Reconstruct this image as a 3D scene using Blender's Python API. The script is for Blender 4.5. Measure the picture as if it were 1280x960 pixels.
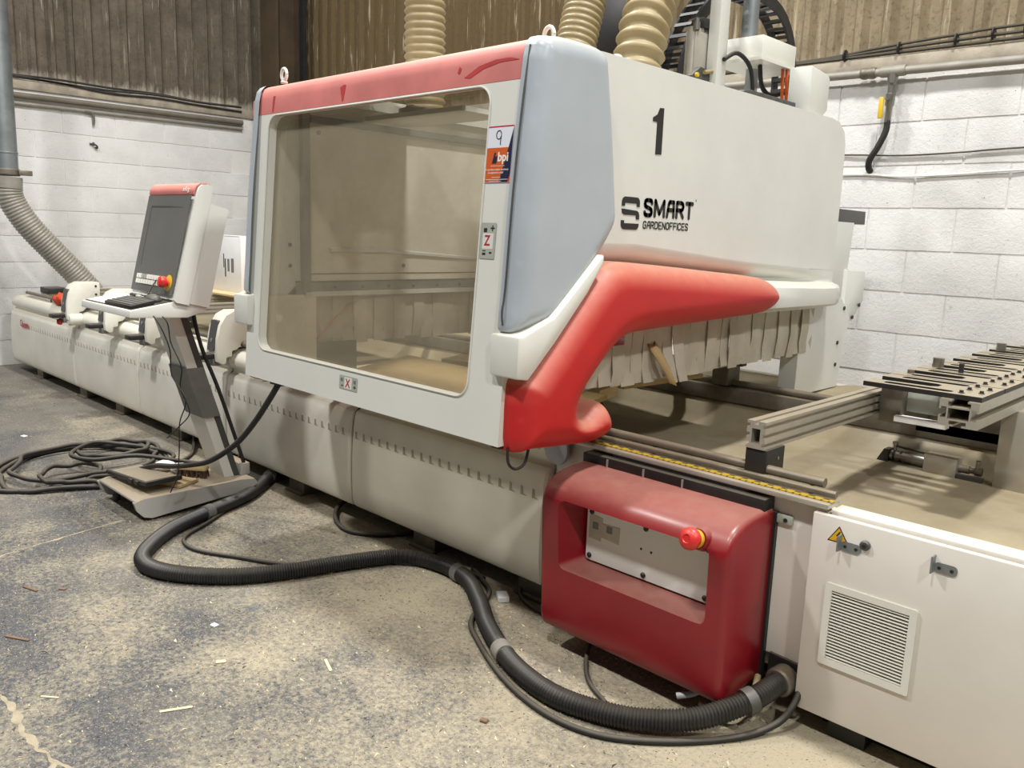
import bpy, bmesh, math, random
from mathutils import Vector, Matrix, noise
random.seed(7)
S = bpy.context.scene
COL = S.collection
for o in list(bpy.data.objects):
    bpy.data.objects.remove(o)

# ------------------------------------------------------------------ camera
def make_camera():
    y, p, r = (math.radians(a) for a in (-44.16, -10.30, 2.06))
    f = Vector((math.sin(y)*math.cos(p), math.cos(y)*math.cos(p), math.sin(p)))
    rt = Vector((math.cos(y), -math.sin(y), 0))
    up = rt.cross(f)
    r2 = math.cos(r)*rt + math.sin(r)*up
    u2 = -math.sin(r)*rt + math.cos(r)*up
    cd = bpy.data.cameras.new('camera'); co = bpy.data.objects.new('camera', cd)
    COL.objects.link(co)
    m = Matrix((r2, u2, -f)).transposed().to_4x4(); m.translation = (0, 0, 1.32)
    co.matrix_world = m
    cd.sensor_fit = 'HORIZONTAL'; cd.sensor_width = 36.0
    cd.lens = 1038.0/1280.0*36.0
    cd.clip_start = 0.05
    S.camera = co
make_camera()

# ------------------------------------------------------------------ world, lights, exposure
W = bpy.data.worlds.new('world'); S.world = W; W.use_nodes = True
W.node_tree.nodes['Background'].inputs[0].default_value = (1.0, 0.98, 0.94, 1)
W.node_tree.nodes['Background'].inputs[1].default_value = 0.13
def area(name, loc, target, power, sx, sy, col=(1.0, 0.99, 0.965)):
    l = bpy.data.lights.new(name, 'AREA'); l.energy = power; l.shape = 'RECTANGLE'; l.size = sx; l.size_y = sy
    l.color = col
    o = bpy.data.objects.new(name, l); COL.objects.link(o); o.location = loc
    o.rotation_euler = (Vector(target)-Vector(loc)).to_track_quat('-Z', 'Y').to_euler()
    return o
# a regular grid of high-bay lamps: one row over the machine, one in front of it
for hx, hp in ((-7.5, 30), (-4.5, 390), (-0.5, 410), (3.5, 250)):
    area('high_bay_lamp_machine_row', (hx, 2.4, 6.0), (hx, 2.4, 0), hp, 0.4, 0.4)
for hx, hp in ((-7.5, 70), (-4.5, 390), (-0.5, 290), (3.5, 360)):
    area('high_bay_lamp_front_row', (hx, -1.1, 6.0), (hx, -1.1, 0), hp, 0.4, 0.4)
S.view_settings.view_transform = 'Standard'
S.view_settings.look = 'None'
S.view_settings.gamma = 1.0
S.view_settings.use_curve_mapping = False
S.view_settings.exposure = -0.72

# ------------------------------------------------------------------ materials
def rgb(r, g, b):
    f = lambda c: (c/255/12.92) if c/255 <= 0.04045 else ((c/255+0.055)/1.055)**2.4
    return (f(r), f(g), f(b), 1)
MATS = {}
class N:
    """small node helper"""
    def __init__(s, name):
        s.m = bpy.data.materials.new(name); s.m.use_nodes = True
        s.t = s.m.node_tree; s.b = s.t.nodes['Principled BSDF']
        s.out = s.t.nodes['Material Output']
        MATS[name] = s.m
    def n(s, typ, **kw):
        x = s.t.nodes.new(typ)
        for k, v in kw.items(): setattr(x, k, v)
        return x
    def l(s, a, b): s.t.links.new(a, b)
    def pos(s):
        if not hasattr(s, '_p'):
            g = s.n('ShaderNodeNewGeometry'); s._p = g.outputs['Position']; s._nrm = g.outputs['Normal']
        return s._p
    def noise(s, scale, detail=3, rough=0.55, vec=None, stretch=None):
        x = s.n('ShaderNodeTexNoise'); x.inputs['Scale'].default_value = scale
        x.inputs['Detail'].default_value = detail; x.inputs['Roughness'].default_value = rough
        v = vec or s.pos()
        if stretch:
            mp = s.n('ShaderNodeMapping'); mp.inputs['Scale'].default_value = stretch
            s.l(v, mp.inputs['Vector']); v = mp.outputs['Vector']
        s.l(v, x.inputs['Vector'])
        return x.outputs['Fac']
    def ramp(s, fac, stops):
        x = s.n('ShaderNodeValToRGB'); e = x.color_ramp.elements
        while len(e) < len(stops): e.new(0.5)
        for i, (p, c) in enumerate(stops):
            e[i].position = p; e[i].color = c if isinstance(c, tuple) else (c, c, c, 1)
        s.l(fac, x.inputs['Fac']); return x.outputs['Color']
    def mix(s, fac, a, b):
        x = s.n('ShaderNodeMix', data_type='RGBA')
        for sock, v in ((x.inputs[0], fac), (x.inputs[6], a), (x.inputs[7], b)):
            if hasattr(v, 'is_linked'): s.l(v, sock)
            else: sock.default_value = v
        return x.outputs[2]
    def math(s, op, a, b=0.0):
        x = s.n('ShaderNodeMath', operation=op)
        for sock, v in ((x.inputs[0], a), (x.inputs[1], b)):
            if hasattr(v, 'is_linked'): s.l(v, sock)
            else: sock.default_value = v
        return x.outputs[0]
    def sep(s, v):
        x = s.n('ShaderNodeSeparateXYZ'); s.l(v, x.inputs[0]); return x.outputs
    def base(s, c):
        if hasattr(c, 'is_linked'): s.l(c, s.b.inputs['Base Color'])
        else: s.b.inputs['Base Color'].default_value = c
    def rough(s, v):
        if hasattr(v, 'is_linked'): s.l(v, s.b.inputs['Roughness'])
        else: s.b.inputs['Roughness'].default_value = v
    def bump(s, h, strength=0.3, dist=0.01):
        x = s.n('ShaderNodeBump'); x.inputs['Strength'].default_value = strength; x.inputs['Distance'].default_value = dist
        s.l(h, x.inputs['Height']); s.l(x.outputs['Normal'], s.b.inputs['Normal'])
    def dust_up(s, lo=0.3, hi=1.0, amount=0.8):
        """settled dust: upward facing surfaces carry it"""
        s.pos(); z = s.sep(s._nrm)[2]
        f = s.ramp(z, [(lo, 0.0), (hi, amount)])
        nz = s.ramp(s.noise(26, 5), [(0.3, 0.75), (0.7, 1.0)])
        return s.math('MULTIPLY', f, nz)

def plain(name, c, rough=0.5, metal=0.0, var=0.12, scale=9, dust=0.0, dustc=rgb(176, 164, 138), dlo=0.25, spec=None, bumpy=0.0, coat=0.0):
    k = N(name)
    d = tuple(x*(1-var) for x in c[:3])+(1,); u = tuple(min(1, x*(1+var*0.6)) for x in c[:3])+(1,)
    col = k.mix(k.ramp(k.noise(scale, 5), [(0.32, 0.0), (0.68, 1.0)]), d, u)
    if dust > 0:
        col = k.mix(k.dust_up(dlo, 1.0, dust), col, dustc)
    k.base(col); k.rough(rough); k.b.inputs['Metallic'].default_value = metal
    if spec is not None: k.b.inputs['Specular IOR Level'].default_value = spec
    if coat: k.b.inputs['Coat Weight'].default_value = coat; k.b.inputs['Coat Roughness'].default_value = 0.25
    if bumpy: k.bump(k.noise(scale*8, 4), bumpy, 0.004)
    return k.m

def mk_floor():
    k = N('concrete_floor')
    p = k.sep(k.pos())
    big = k.noise(0.9, 4, 0.6); mid = k.noise(3.1, 6, 0.65); fine = k.noise(60, 5, 0.7); grit = k.noise(170, 3, 0.6)
    conc = k.mix(k.ramp(mid, [(0.3, 0.0), (0.7, 1.0)]), rgb(92, 88, 82), rgb(122, 117, 108))
    conc = k.mix(k.ramp(fine, [(0.30, 0.55), (0.52, 0.0)]), conc, rgb(78, 74, 70))
    paint = k.mix(k.ramp(fine, [(0.35, 0.0), (0.7, 1.0)]), rgb(62, 64, 68), rgb(88, 88, 91))
    # old blue-grey floor paint remains away from the machine
    pm = k.math('ADD', k.math('MULTIPLY', p[1], -0.30), k.math('ADD', k.math('MULTIPLY', k.noise(1.3, 5, 0.65), 1.1), k.math('MULTIPLY', k.noise(24, 4, 0.7), 0.30)))
    pmask = k.ramp(pm, [(0.24, 0.0), (0.46, 0.92)])
    c = k.mix(pmask, conc, paint)
    # sawdust drifts, thickest in front of the gantry
    sd = k.math('ADD', k.math('MULTIPLY', p[0], 0.05), k.math('ADD', k.math('ADD', k.math('MULTIPLY', p[1], 0.10), k.math('MULTIPLY', k.noise(1.9, 6, 0.7), 0.9)), k.math('MULTIPLY', k.noise(55, 4, 0.75), 0.75)))
    smask = k.ramp(sd, [(0.72, 0.0), (1.0, 0.85)])
    c = k.mix(smask, c, rgb(176, 164, 138))
    c = k.mix(k.ramp(grit, [(0.58, 0.0), (0.68, 0.6)]), c, rgb(196, 186, 160))
    c = k.mix(k.ramp(k.noise(120, 3, 0.6), [(0.30, 0.8), (0.40, 0.0)]), c, rgb(56, 52, 48))
    # dark blue paint drips
    c = k.mix(k.ramp(k.noise(3.3, 3, 0.5), [(0.73, 0.0), (0.77, 0.6)]), c, rgb(78, 82, 96))
    k.base(c); k.rough(0.82)
    k.bump(k.math('ADD', fine, k.math('MULTIPLY', grit, 0.6)), 0.35, 0.004)
mk_floor()

def mk_block(name, ca, cb, spot=0.5):
    k = N(name)
    c = k.mix(k.ramp(k.noise(2.2, 5, 0.6), [(0.3, 0.0), (0.7, 1.0)]), ca, cb)
    c = k.mix(k.ramp(k.noise(26, 6, 0.75), [(0.27, spot), (0.37, 0.0)]), c, rgb(152, 146, 138))
    c = k.mix(k.ramp(k.noise(75, 2, 0.6), [(0.22, 0.9), (0.30, 0.0)]), c, rgb(96, 90, 84))
    k.base(c); k.rough(0.75)
    k.bump(k.math('ADD', k.noise(45, 6, 0.7), k.math('MULTIPLY', k.noise(140, 3), 0.5)), 0.55, 0.006)
mk_block('painted_block', rgb(204, 203, 201), rgb(226, 225, 223), 0.7)
mk_block('painted_mortar', rgb(214, 212, 208), rgb(232, 230, 226), 0.25)

def mk_sheet(name, base_a, base_b, pale, z0, pale_amount, far=None):
    k = N(name)
    p = k.sep(k.pos())
    c = k.mix(k.ramp(k.noise(5, 6, 0.7), [(0.3, 0.0), (0.7, 1.0)]), base_a, base_b)
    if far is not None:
        c = k.mix(k.ramp(k.math('ADD', k.math('MULTIPLY', p[0], 0.3), 1.5), [(0.45, 0.0), (0.75, 1.0)]), far, c)  # darker brown towards the far end: the dimmer light there mixed into the colour
    c = k.mix(k.ramp(k.noise(42, 5, 0.75), [(0.30, 0.6), (0.48, 0.0)]), c, rgb(56, 48, 40))
    m = k.math('ADD', k.math('MULTIPLY', k.math('SUBTRACT', p[2], z0), -3.2), k.noise(14, 5, 0.7, stretch=(1, 1, 0.35)))
    c = k.mix(k.ramp(m, [(0.12, 0.0), (0.45, pale_amount)]), c, pale)
    c = k.mix(k.ramp(k.noise(22, 4, 0.6, stretch=(1.6, 1.6, 0.12)), [(0.60, 0.0), (0.70, 0.45)]), c, pale)
    k.base(c); k.rough(0.9); k.bump(k.noise(60, 5, 0.7), 0.3, 0.004)
mk_sheet('weathered_sheet', rgb(82, 73, 61), rgb(110, 100, 86), rgb(188, 180, 164), 2.47, 0.85)
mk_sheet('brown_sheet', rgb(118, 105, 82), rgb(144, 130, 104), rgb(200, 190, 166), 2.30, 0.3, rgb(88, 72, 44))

plain('machine_white', rgb(216, 217, 211), 0.42, var=0.05, scale=4, dust=0.45, dustc=rgb(206, 196, 172))
plain('cover_white', rgb(230, 227, 215), 0.5, var=0.10, scale=3.2, dust=0.6, dustc=rgb(196, 187, 164), bumpy=0.05)
plain('louvre_shade', rgb(172, 165, 146), 0.6, var=0.1, scale=20)  # recess shade of the louvres put into the colour
plain('dirty_ledge', rgb(168, 158, 142), 0.85, var=0.25, scale=9, bumpy=0.3)
plain('panel_white', rgb(218, 213, 204), 0.42, var=0.05, scale=5, dust=0.5, dustc=rgb(200, 190, 165))
plain('frame_white', rgb(222, 222, 214), 0.38, var=0.03, scale=4, dust=0.5, dustc=rgb(216, 206, 182))
plain('inner_beige', rgb(224, 219, 205), 0.6, var=0.08, scale=5)
plain('grey_panel', rgb(172, 180, 187), 0.33, var=0.05, scale=5, dust=0.75, dustc=rgb(196, 192, 182))
plain('red_plastic', rgb(192, 30, 30), 0.5, var=0.08, scale=6, dust=0.95, dustc=rgb(200, 150, 126), dlo=0.02)
plain('red_band', rgb(206, 122, 116), 0.55, var=0.12, scale=7, dust=0.8, dustc=rgb(214, 160, 140))
plain('red_wiped', rgb(186, 66, 66), 0.45, var=0.1, scale=20)
plain('red_paint', rgb(136, 16, 28), 0.36, var=0.10, scale=6, dust=0.9, dustc=rgb(160, 112, 100), coat=0.18)
plain('red_button', rgb(214, 48, 44), 0.35, var=0.05, dust=0.3, dustc=rgb(210, 120, 100))
plain('yellow_ring', rgb(214, 178, 40), 0.45, var=0.08)
plain('black_plastic', rgb(34, 33, 32), 0.5, var=0.3, scale=14, dust=0.5, dustc=rgb(110, 100, 86))
plain('black_rubber', rgb(34, 34, 34), 0.62, var=0.3, scale=18, dust=0.55, dustc=rgb(122, 112, 96), bumpy=0.15)
plain('black_hose', rgb(36, 36, 36), 0.42, var=0.3, scale=20, dust=0.42, dustc=rgb(118, 110, 96))
plain('dark_grey', rgb(72, 72, 70), 0.5, var=0.15, scale=9, dust=0.4, dustc=rgb(130, 124, 112))
plain('faceplate', rgb(96, 96, 92), 0.45, var=0.08, scale=7)
plain('tape_grey', rgb(112, 112, 108), 0.4, var=0.12, scale=15)
plain('screen_glass', rgb(72, 73, 70), 0.18, var=0.06, scale=3)
plain('screen_strip', rgb(66, 67, 65), 0.3, var=0.05, scale=3)
plain('print_black', rgb(32, 32, 30), 0.6, var=0.1)
plain('aluminium', rgb(188, 184, 174), 0.38, 0.55, var=0.08, scale=16, dust=0.75, dustc=rgb(190, 172, 138))
plain('aluminium_end', rgb(214, 210, 198), 0.42, 0.3, var=0.05)
plain('groove_dark', rgb(70, 64, 54), 0.7, var=0.2, dust=0.5, dustc=rgb(120, 106, 82))
plain('steel', rgb(150, 148, 140), 0.32, 0.8, var=0.12, scale=20)
plain('steel_dusty', rgb(120, 114, 104), 0.5, 0.5, var=0.2, scale=18, dust=0.7, dustc=rgb(150, 134, 106))
plain('galvanised', rgb(140, 146, 148), 0.42, 0.6, var=0.18, scale=9)
plain('pipe_grey', rgb(150, 146, 136), 0.55, 0.2, var=0.15, scale=12)
plain('conduit_dark', rgb(112, 104, 92), 0.7, var=0.2, scale=8)
plain('flex_tan', rgb(150, 134, 98), 0.5, var=0.10, scale=10, dust=0.5, dustc=rgb(176, 162, 130))
plain('flex_clear', rgb(146, 142, 132), 0.35, var=0.12, scale=12, dust=0.3)
plain('brush_strip', rgb(188, 181, 163), 0.75, var=0.14, scale=9, bumpy=0.1)
plain('yellow_sign', rgb(226, 176, 30), 0.5, var=0.05)
plain('orange_sticker', rgb(206, 92, 30), 0.5, var=0.04)
plain('navy_sticker', rgb(26, 26, 62), 0.5, var=0.05)
plain('white_sticker', rgb(226, 228, 238), 0.5, var=0.03)
plain('grey_sticker', rgb(168, 172, 162), 0.45, var=0.06)
plain('red_print', rgb(178, 40, 50), 0.5, var=0.05)
plain('white_print', rgb(240, 236, 226), 0.5, var=0.02)
plain('paper', rgb(236, 236, 236), 0.7, var=0.03)
plain('card_white', rgb(226, 226, 226), 0.7, var=0.04)
plain('wood_pale', rgb(204, 180, 136), 0.7, var=0.14, scale=12)
plain('wood_brown', rgb(128, 102, 80), 0.75, var=0.2, scale=14)
plain('plywood', rgb(190, 164, 116), 0.75, var=0.14, scale=8, dust=0.3, dustc=rgb(206, 184, 140))
plain('chip_pale', rgb(222, 206, 168), 0.8, var=0.2, scale=3)
plain('chip_dark', rgb(84, 74, 62), 0.8, var=0.2, scale=3)
plain('crack_dust', rgb(168, 156, 132), 0.9, var=0.2, scale=22, bumpy=0.3)
plain('orange_fabric', rgb(216, 74, 34), 0.7, var=0.2, scale=16)
plain('bristle', rgb(78, 56, 40), 0.9, var=0.35, scale=30)
plain('column_paint', rgb(70, 56, 38), 0.8, var=0.25, scale=6)
plain('cable_orange', rgb(190, 84, 30), 0.5, var=0.1)
plain('foot_grey', rgb(176, 174, 168), 0.42, var=0.06, scale=6, dust=0.75, dustc=rgb(172, 150, 116))
plain('chain_black', rgb(40, 40, 42), 0.5, var=0.25, scale=20, dust=0.4, dustc=rgb(110, 104, 94))

def mk_tray():
    k = N('dusty_tray')
    c = k.mix(k.ramp(k.noise(4, 6, 0.65), [(0.3, 0.0), (0.7, 1.0)]), rgb(140, 127, 101), rgb(160, 149, 123))
    c = k.mix(k.ramp(k.noise(1.6, 4, 0.6), [(0.52, 0.0), (0.68, 0.6)]), c, rgb(170, 164, 148))
    c = k.mix(k.ramp(k.noise(55, 3, 0.6), [(0.25, 0.5), (0.33, 0.0)]), c, rgb(140, 118, 84))
    k.base(c); k.rough(0.9); k.bump(k.noise(40, 6, 0.7), 0.25, 0.006)
mk_tray()
def mk_ruler():
    k = N('ruler_yellow')
    p = k.sep(k.pos())
    fr = k.math('FRACT', k.math('MULTIPLY', p[0], 50.0))
    tick = k.math('LESS_THAN', fr, 0.28)
    edge = k.math('LESS_THAN', p[1], 2.1)
    fr2 = k.math('FRACT', k.math('MULTIPLY', p[0], 25.0))
    num = k.math('MULTIPLY', k.math('LESS_THAN', fr2, 0.45), k.math('GREATER_THAN', p[1], 2.106))
    t = k.math('MAXIMUM', k.math('MULTIPLY', tick, edge), num)
    c = k.mix(k.math('MULTIPLY', t, 0.8), rgb(172, 142, 40), rgb(40, 34, 20))
    k.base(c); k.rough(0.5)
mk_ruler()
def mk_glass():
    k = N('tinted_window')
    tr = k.n('ShaderNodeBsdfTransparent'); tr.inputs[0].default_value = (0.885, 0.87, 0.835, 1)
    gl = k.n('ShaderNodeBsdfGlossy'); gl.inputs['Roughness'].default_value = 0.06; gl.inputs[0].default_value = (1, 0.98, 0.94, 1)
    df = k.n('ShaderNodeBsdfDiffuse'); df.inputs[0].default_value = rgb(198, 188, 164)
    fr = k.n('ShaderNodeFresnel'); fr.inputs[0].default_value = 1.45
    m1 = k.n('ShaderNodeMixShader'); m2 = k.n('ShaderNodeMixShader')
    sm = k.ramp(k.noise(5, 5, 0.65), [(0.35, 0.14), (0.75, 0.24)])
    k.l(sm, m1.inputs[0]); k.l(tr.outputs[0], m1.inputs[1]); k.l(df.outputs[0], m1.inputs[2])
    bf = k.n('ShaderNodeNewGeometry').outputs['Backfacing']
    k.l(k.math('MULTIPLY', fr.outputs[0], k.math('SUBTRACT', 1.0, bf)), m2.inputs[0]); k.l(m1.outputs[0], m2.inputs[1]); k.l(gl.outputs[0], m2.inputs[2])
    k.l(m2.outputs[0], k.out.inputs['Surface'])
mk_glass()

# ------------------------------------------------------------------ mesh helpers
ORG = {}
def link(name, me, mat, parent=None, smooth=False):
    if smooth:
        for p in me.polygons: p.use_smooth = True
    o = bpy.data.objects.new(name, me); COL.objects.link(o)
    if mat: me.materials.append(MATS[mat])
    if parent is not None:
        o.parent = parent
        org = ORG.get(parent.name, Vector((0, 0, 0)))
        if org.length > 0: me.transform(Matrix.Translation(-org))
        ORG[o.name] = org
    return o
def thing(name, label, cat, loc=(0, 0, 0), group=None):
    o = bpy.data.objects.new(name, None); COL.objects.link(o); o.location = loc
    o.empty_display_size = 0.05
    ORG[o.name] = Vector(loc)
    tag(o, label, cat, group); return o
def tag(o, label, cat, group=None):
    o['label'] = label; o['category'] = cat
    if group: o['group'] = group
    return o
def struct(o): o['kind'] = 'structure'; return o
def from_bm(name, bm, mat, parent=None, smooth=False, sharp=None):
    bmesh.ops.recalc_face_normals(bm, faces=bm.faces[:])
    me = bpy.data.meshes.new(name); bm.to_mesh(me); bm.free()
    if sharp is not None:
        me.set_sharp_from_angle(angle=math.radians(sharp)); smooth = True
    return link(name, me, mat, parent, smooth)
def add_box(bm, a, b, bevel=0.0, seg=2, rot=None, center=None):
    g = bmesh.ops.create_cube(bm, size=1.0)['verts']
    sx, sy, sz = (b[i]-a[i] for i in range(3)); c = Vector([(a[i]+b[i])/2 for i in range(3)])
    for v in g: v.co = Vector((v.co.x*sx, v.co.y*sy, v.co.z*sz))
    if bevel:
        es = list({e for v in g for e in v.link_edges})
        r = bmesh.ops.bevel(bm, geom=es, offset=bevel, segments=seg, profile=0.5, affect='EDGES')
        g = list({v for f in r['faces'] for v in f.verts} | {v for v in g if v.is_valid})
    for v in g:
        co = v.co
        if rot is not None: co = rot @ co
        v.co = co + c
    return g
def box(name, a, b, mat, parent=None, bevel=0.0, seg=2, rot=None):
    bm = bmesh.new(); add_box(bm, a, b, bevel, seg, rot)
    return from_bm(name, bm, mat, parent, sharp=40 if bevel else None)
AX = {'X': lambda a, p: Vector((a, p[0], p[1])), 'Y': lambda a, p: Vector((p[0], a, p[1])), 'Z': lambda a, p: Vector((p[0], p[1], a))}
def add_prism(bm, pts, ax, a0, a1, holes=()):
    f3 = AX[ax]; edges = []; n0 = len(bm.verts)
    for loop in [pts]+list(holes):
        vs = [bm.verts.new(f3(a0, p)) for p in loop]
        edges += [bm.edges.new((vs[i], vs[(i+1) % len(vs)])) for i in range(len(vs))]
    if holes:
        fs = [g for g in bmesh.ops.triangle_fill(bm, edges=edges, use_beauty=True)['geom'] if isinstance(g, bmesh.types.BMFace)]
    else:
        fs = [bm.faces.new(vs)]
    r = bmesh.ops.extrude_face_region(bm, geom=fs)
    d = f3(a1, (0, 0))-f3(a0, (0, 0))
    nv = [g for g in r['geom'] if isinstance(g, bmesh.types.BMVert)]
    for v in nv: v.co += d
    return nv
def prism(name, pts, ax, a0, a1, mat, parent=None, holes=(), bevel=0.0, seg=2, sharp=35):
    bm = bmesh.new(); add_prism(bm, pts, ax, a0, a1, holes)
    if bevel:
        bmesh.ops.recalc_face_normals(bm, faces=bm.faces[:])
        es = [e for e in bm.edges if len(e.link_faces) == 2 and e.calc_face_angle(0) > math.radians(60)]
        bmesh.ops.bevel(bm, geom=es, offset=bevel, segments=seg, profile=0.5, affect='EDGES', clamp_overlap=True)
    return from_bm(name, bm, mat, parent, sharp=sharp)
def rrect(x0, y0, x1, y1, r, n=5):
    out = []
    for cx, cy, a in ((x1-r, y1-r, 0), (x0+r, y1-r, 90), (x0+r, y0+r, 180), (x1-r, y0+r, 270)):
        for i in range(n+1):
            t = math.radians(a+90*i/n); out.append((cx+r*math.cos(t), cy+r*math.sin(t)))
    return out
def spline(pts, sub=6, closed=False):
    P = [Vector(p) for p in pts]; n = len(P); out = []
    rng = range(n if closed else n-1)
    for i in rng:
        p0 = P[(i-1) % n] if (closed or i > 0) else P[0]*2-P[1]
        p1 = P[i]; p2 = P[(i+1) % n]
        p3 = P[(i+2) % n] if (closed or i+2 < n) else P[-1]*2-P[-2]
        for k in range(sub):
            t = k/sub
            out.append(0.5*((2*p1)+(p2-p0)*t+(2*p0-5*p1+4*p2-p3)*t*t+(3*p1-p0-3*p2+p3)*t**3))
    if not closed: out.append(P[-1])
    return out
def resample(pts, step):
    P = [Vector(p) for p in pts]; d = [0]
    for i in range(1, len(P)): d.append(d[-1]+(P[i]-P[i-1]).length)
    n = max(2, int(d[-1]/step)); out = []; j = 0
    for k in range(n+1):
        t = d[-1]*k/n
        while j < len(P)-2 and d[j+1] < t: j += 1
        s = (t-d[j])/max(1e-9, d[j+1]-d[j]); out.append(P[j].lerp(P[j+1], min(1, max(0, s))))
    return out
def add_tube(bm, P, rad, seg=8, cap=True):
    """sweep a circle along P; rad is a number or a list"""
    P = [Vector(p) for p in P]; n = len(P)
    R = rad if isinstance(rad, (list, tuple)) else [rad]*n
    up = None; rings = []
    for i in range(n):
        t = (P[min(n-1, i+1)]-P[max(0, i-1)])
        t = t.normalized() if t.length > 1e-9 else Vector((0, 0, 1))
        if up is None:
            up = Vector((0, 0, 1)) if abs(t.z) < 0.9 else Vector((1, 0, 0))
        up = (up-t*up.dot(t)); up = up.normalized() if up.length > 1e-6 else t.orthogonal().normalized()
        s = t.cross(up)
        rings.append([bm.verts.new(P[i]+R[i]*(math.cos(2*math.pi*k/seg)*up+math.sin(2*math.pi*k/seg)*s)) for k in range(seg)])
    for i in range(n-1):
        for k in range(seg):
            bm.faces.new((rings[i][k], rings[i][(k+1) % seg], rings[i+1][(k+1) % seg], rings[i+1][k]))
    if cap:
        bm.faces.new(rings[0][::-1]); bm.faces.new(rings[-1])
def tube(name, pts, rad, mat, parent=None, seg=8, sub=6, smooth=True):
    P = spline(pts, sub) if sub else [Vector(p) for p in pts]
    bm = bmesh.new(); add_tube(bm, P, rad, seg)
    return from_bm(name, bm, mat, parent, sharp=50)
def ribbed(name, pts, rad, depth, pitch, mat, parent=None, seg=18, per=4):
    P = resample(spline(pts, 10), pitch/per)
    R = [rad-depth*(0.5+0.5*math.cos(2*math.pi*(i % per)/per)) for i in range(len(P))]
    bm = bmesh.new(); add_tube(bm, P, R, seg)
    return from_bm(name, bm, mat, parent, smooth=True)
def add_lathe(bm, prof, o, d, seg=20):
    d = Vector(d).normalized(); o = Vector(o)
    P = [o+d*h for r, h in prof]
    u = d.orthogonal().normalized(); s = d.cross(u); rings = []
    for (r, h), p in zip(prof, P):
        rings.append([bm.verts.new(p+max(r, 1e-5)*(math.cos(2*math.pi*k/seg)*u+math.sin(2*math.pi*k/seg)*s)) for k in range(seg)])
    for i in range(len(P)-1):
        for k in range(seg):
            bm.faces.new((rings[i][k], rings[i][(k+1) % seg], rings[i+1][(k+1) % seg], rings[i+1][k]))
    bm.faces.new(rings[0][::-1]); bm.faces.new(rings[-1])
def lathe(name, prof, o, d, mat, parent=None, seg=20):
    bm = bmesh.new(); add_lathe(bm, prof, o, d, seg)
    return from_bm(name, bm, mat, parent, sharp=40)
def pillow(name, outline, xb, xo, r, mat, parent=None, step=0.011, mirror=None):
    """a padded side panel: (Y,z) outline, back at x=xb, face at x=xo, edge rounded with radius r"""
    L = resample([Vector((p[0], p[1], 0)) for p in outline]+[Vector((outline[0][0], outline[0][1], 0))], 0.010)[:-1]
    L = [Vector((p.x, p.y)) for p in L]; n = len(L)
    def dist(p):
        best = 9.0
        for i in range(n):
            a = L[i]; b = L[(i+1) % n]; ab = b-a; t = max(0.0, min(1.0, (p-a).dot(ab)/max(1e-12, ab.length_squared)))
            q = (a+ab*t-p).length_squared
            if q < best: best = q
        return math.sqrt(best)
    def inside(p):
        c = False
        for i in range(n):
            a = L[i]; b = L[(i+1) % n]
            if (a.y > p.y) != (b.y > p.y) and p.x < (b.x-a.x)*(p.y-a.y)/(b.y-a.y)+a.x: c = not c
        return c
    pts = list(L); dd = [0.0]*n
    A = sum(L[i].x*L[(i+1) % n].y-L[(i+1) % n].x*L[i].y for i in range(n)); sg = 1 if A > 0 else -1
    for d in (0.0015, 0.005):
        for i in range(n):
            t = (L[(i+1) % n]-L[(i-1) % n]).normalized(); q = L[i]+Vector((-t.y, t.x))*sg*d
            e = dist(q)
            if e > d*0.93 and inside(q): pts.append(q); dd.append(e)
    y = min(p.x for p in L)
    while y < max(p.x for p in L):
        z = min(p.y for p in L)
        while z < max(p.y for p in L):
            q = Vector((y, z))
            if inside(q):
                e = dist(q)
                if e > 0.009: pts.append(q); dd.append(e)
            z += step
        y += step
    from mathutils.geometry import delaunay_2d_cdt
    res = delaunay_2d_cdt(pts, [(i, (i+1) % n) for i in range(n)], [list(range(n))], 1, 1e-6)
    s_ = 1 if xo > xb else -1
    bm = bmesh.new(); V = []
    for k, q in enumerate(res[0]):
        ids = res[3][k]; e = dd[ids[0]] if ids else dist(q)
        h = 1-min(e, r)/r; x = xo-s_*r*(1-math.sqrt(max(0.0, 1-h*h)))
        V.append(bm.verts.new((mirror-x if mirror is not None else x, q.x, q.y)))
    for f in res[2]:
        try: bm.faces.new([V[i] for i in f])
        except ValueError: pass
    ex = bmesh.ops.extrude_edge_only(bm, edges=[e for e in bm.edges if e.is_boundary])
    for v in ex['geom']:
        if isinstance(v, bmesh.types.BMVert): v.co.x = mirror-xb if mirror is not None else xb
    return from_bm(name, bm, mat, parent, smooth=True)
def baked(o):
    """apply modifiers of o without operators"""
    dg = bpy.context.evaluated_depsgraph_get(); dg.update()
    me = bpy.data.meshes.new_from_object(o.evaluated_get(dg)); o.modifiers.clear(); o.data = me
def text(name, body, size, M, mat, parent=None, sx=1.0, offset=0.0, depth=0.0008, shear=0.0):
    cu = bpy.data.curves.new(name, 'FONT'); cu.body = body; cu.size = size; cu.extrude = depth; cu.offset = offset
    cu.shear = shear; cu.resolution_u = 3
    t = bpy.data.objects.new(name, cu); COL.objects.link(t)
    dg = bpy.context.evaluated_depsgraph_get(); dg.update()
    me = bpy.data.meshes.new_from_object(t.evaluated_get(dg))
    bpy.data.objects.remove(t); bpy.data.curves.remove(cu)
    me.transform(M @ Matrix.Diagonal((sx, 1, 1, 1)))
    me.materials.clear()
    return link(name, me, mat, parent)
def frameM(o, u, v):
    """matrix with local x -> u, local y -> v, origin o"""
    u = Vector(u).normalized(); v = Vector(v).normalized(); w = u.cross(v)
    m = Matrix((u, v, w)).transposed().to_4x4(); m.translation = o; return m
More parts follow.
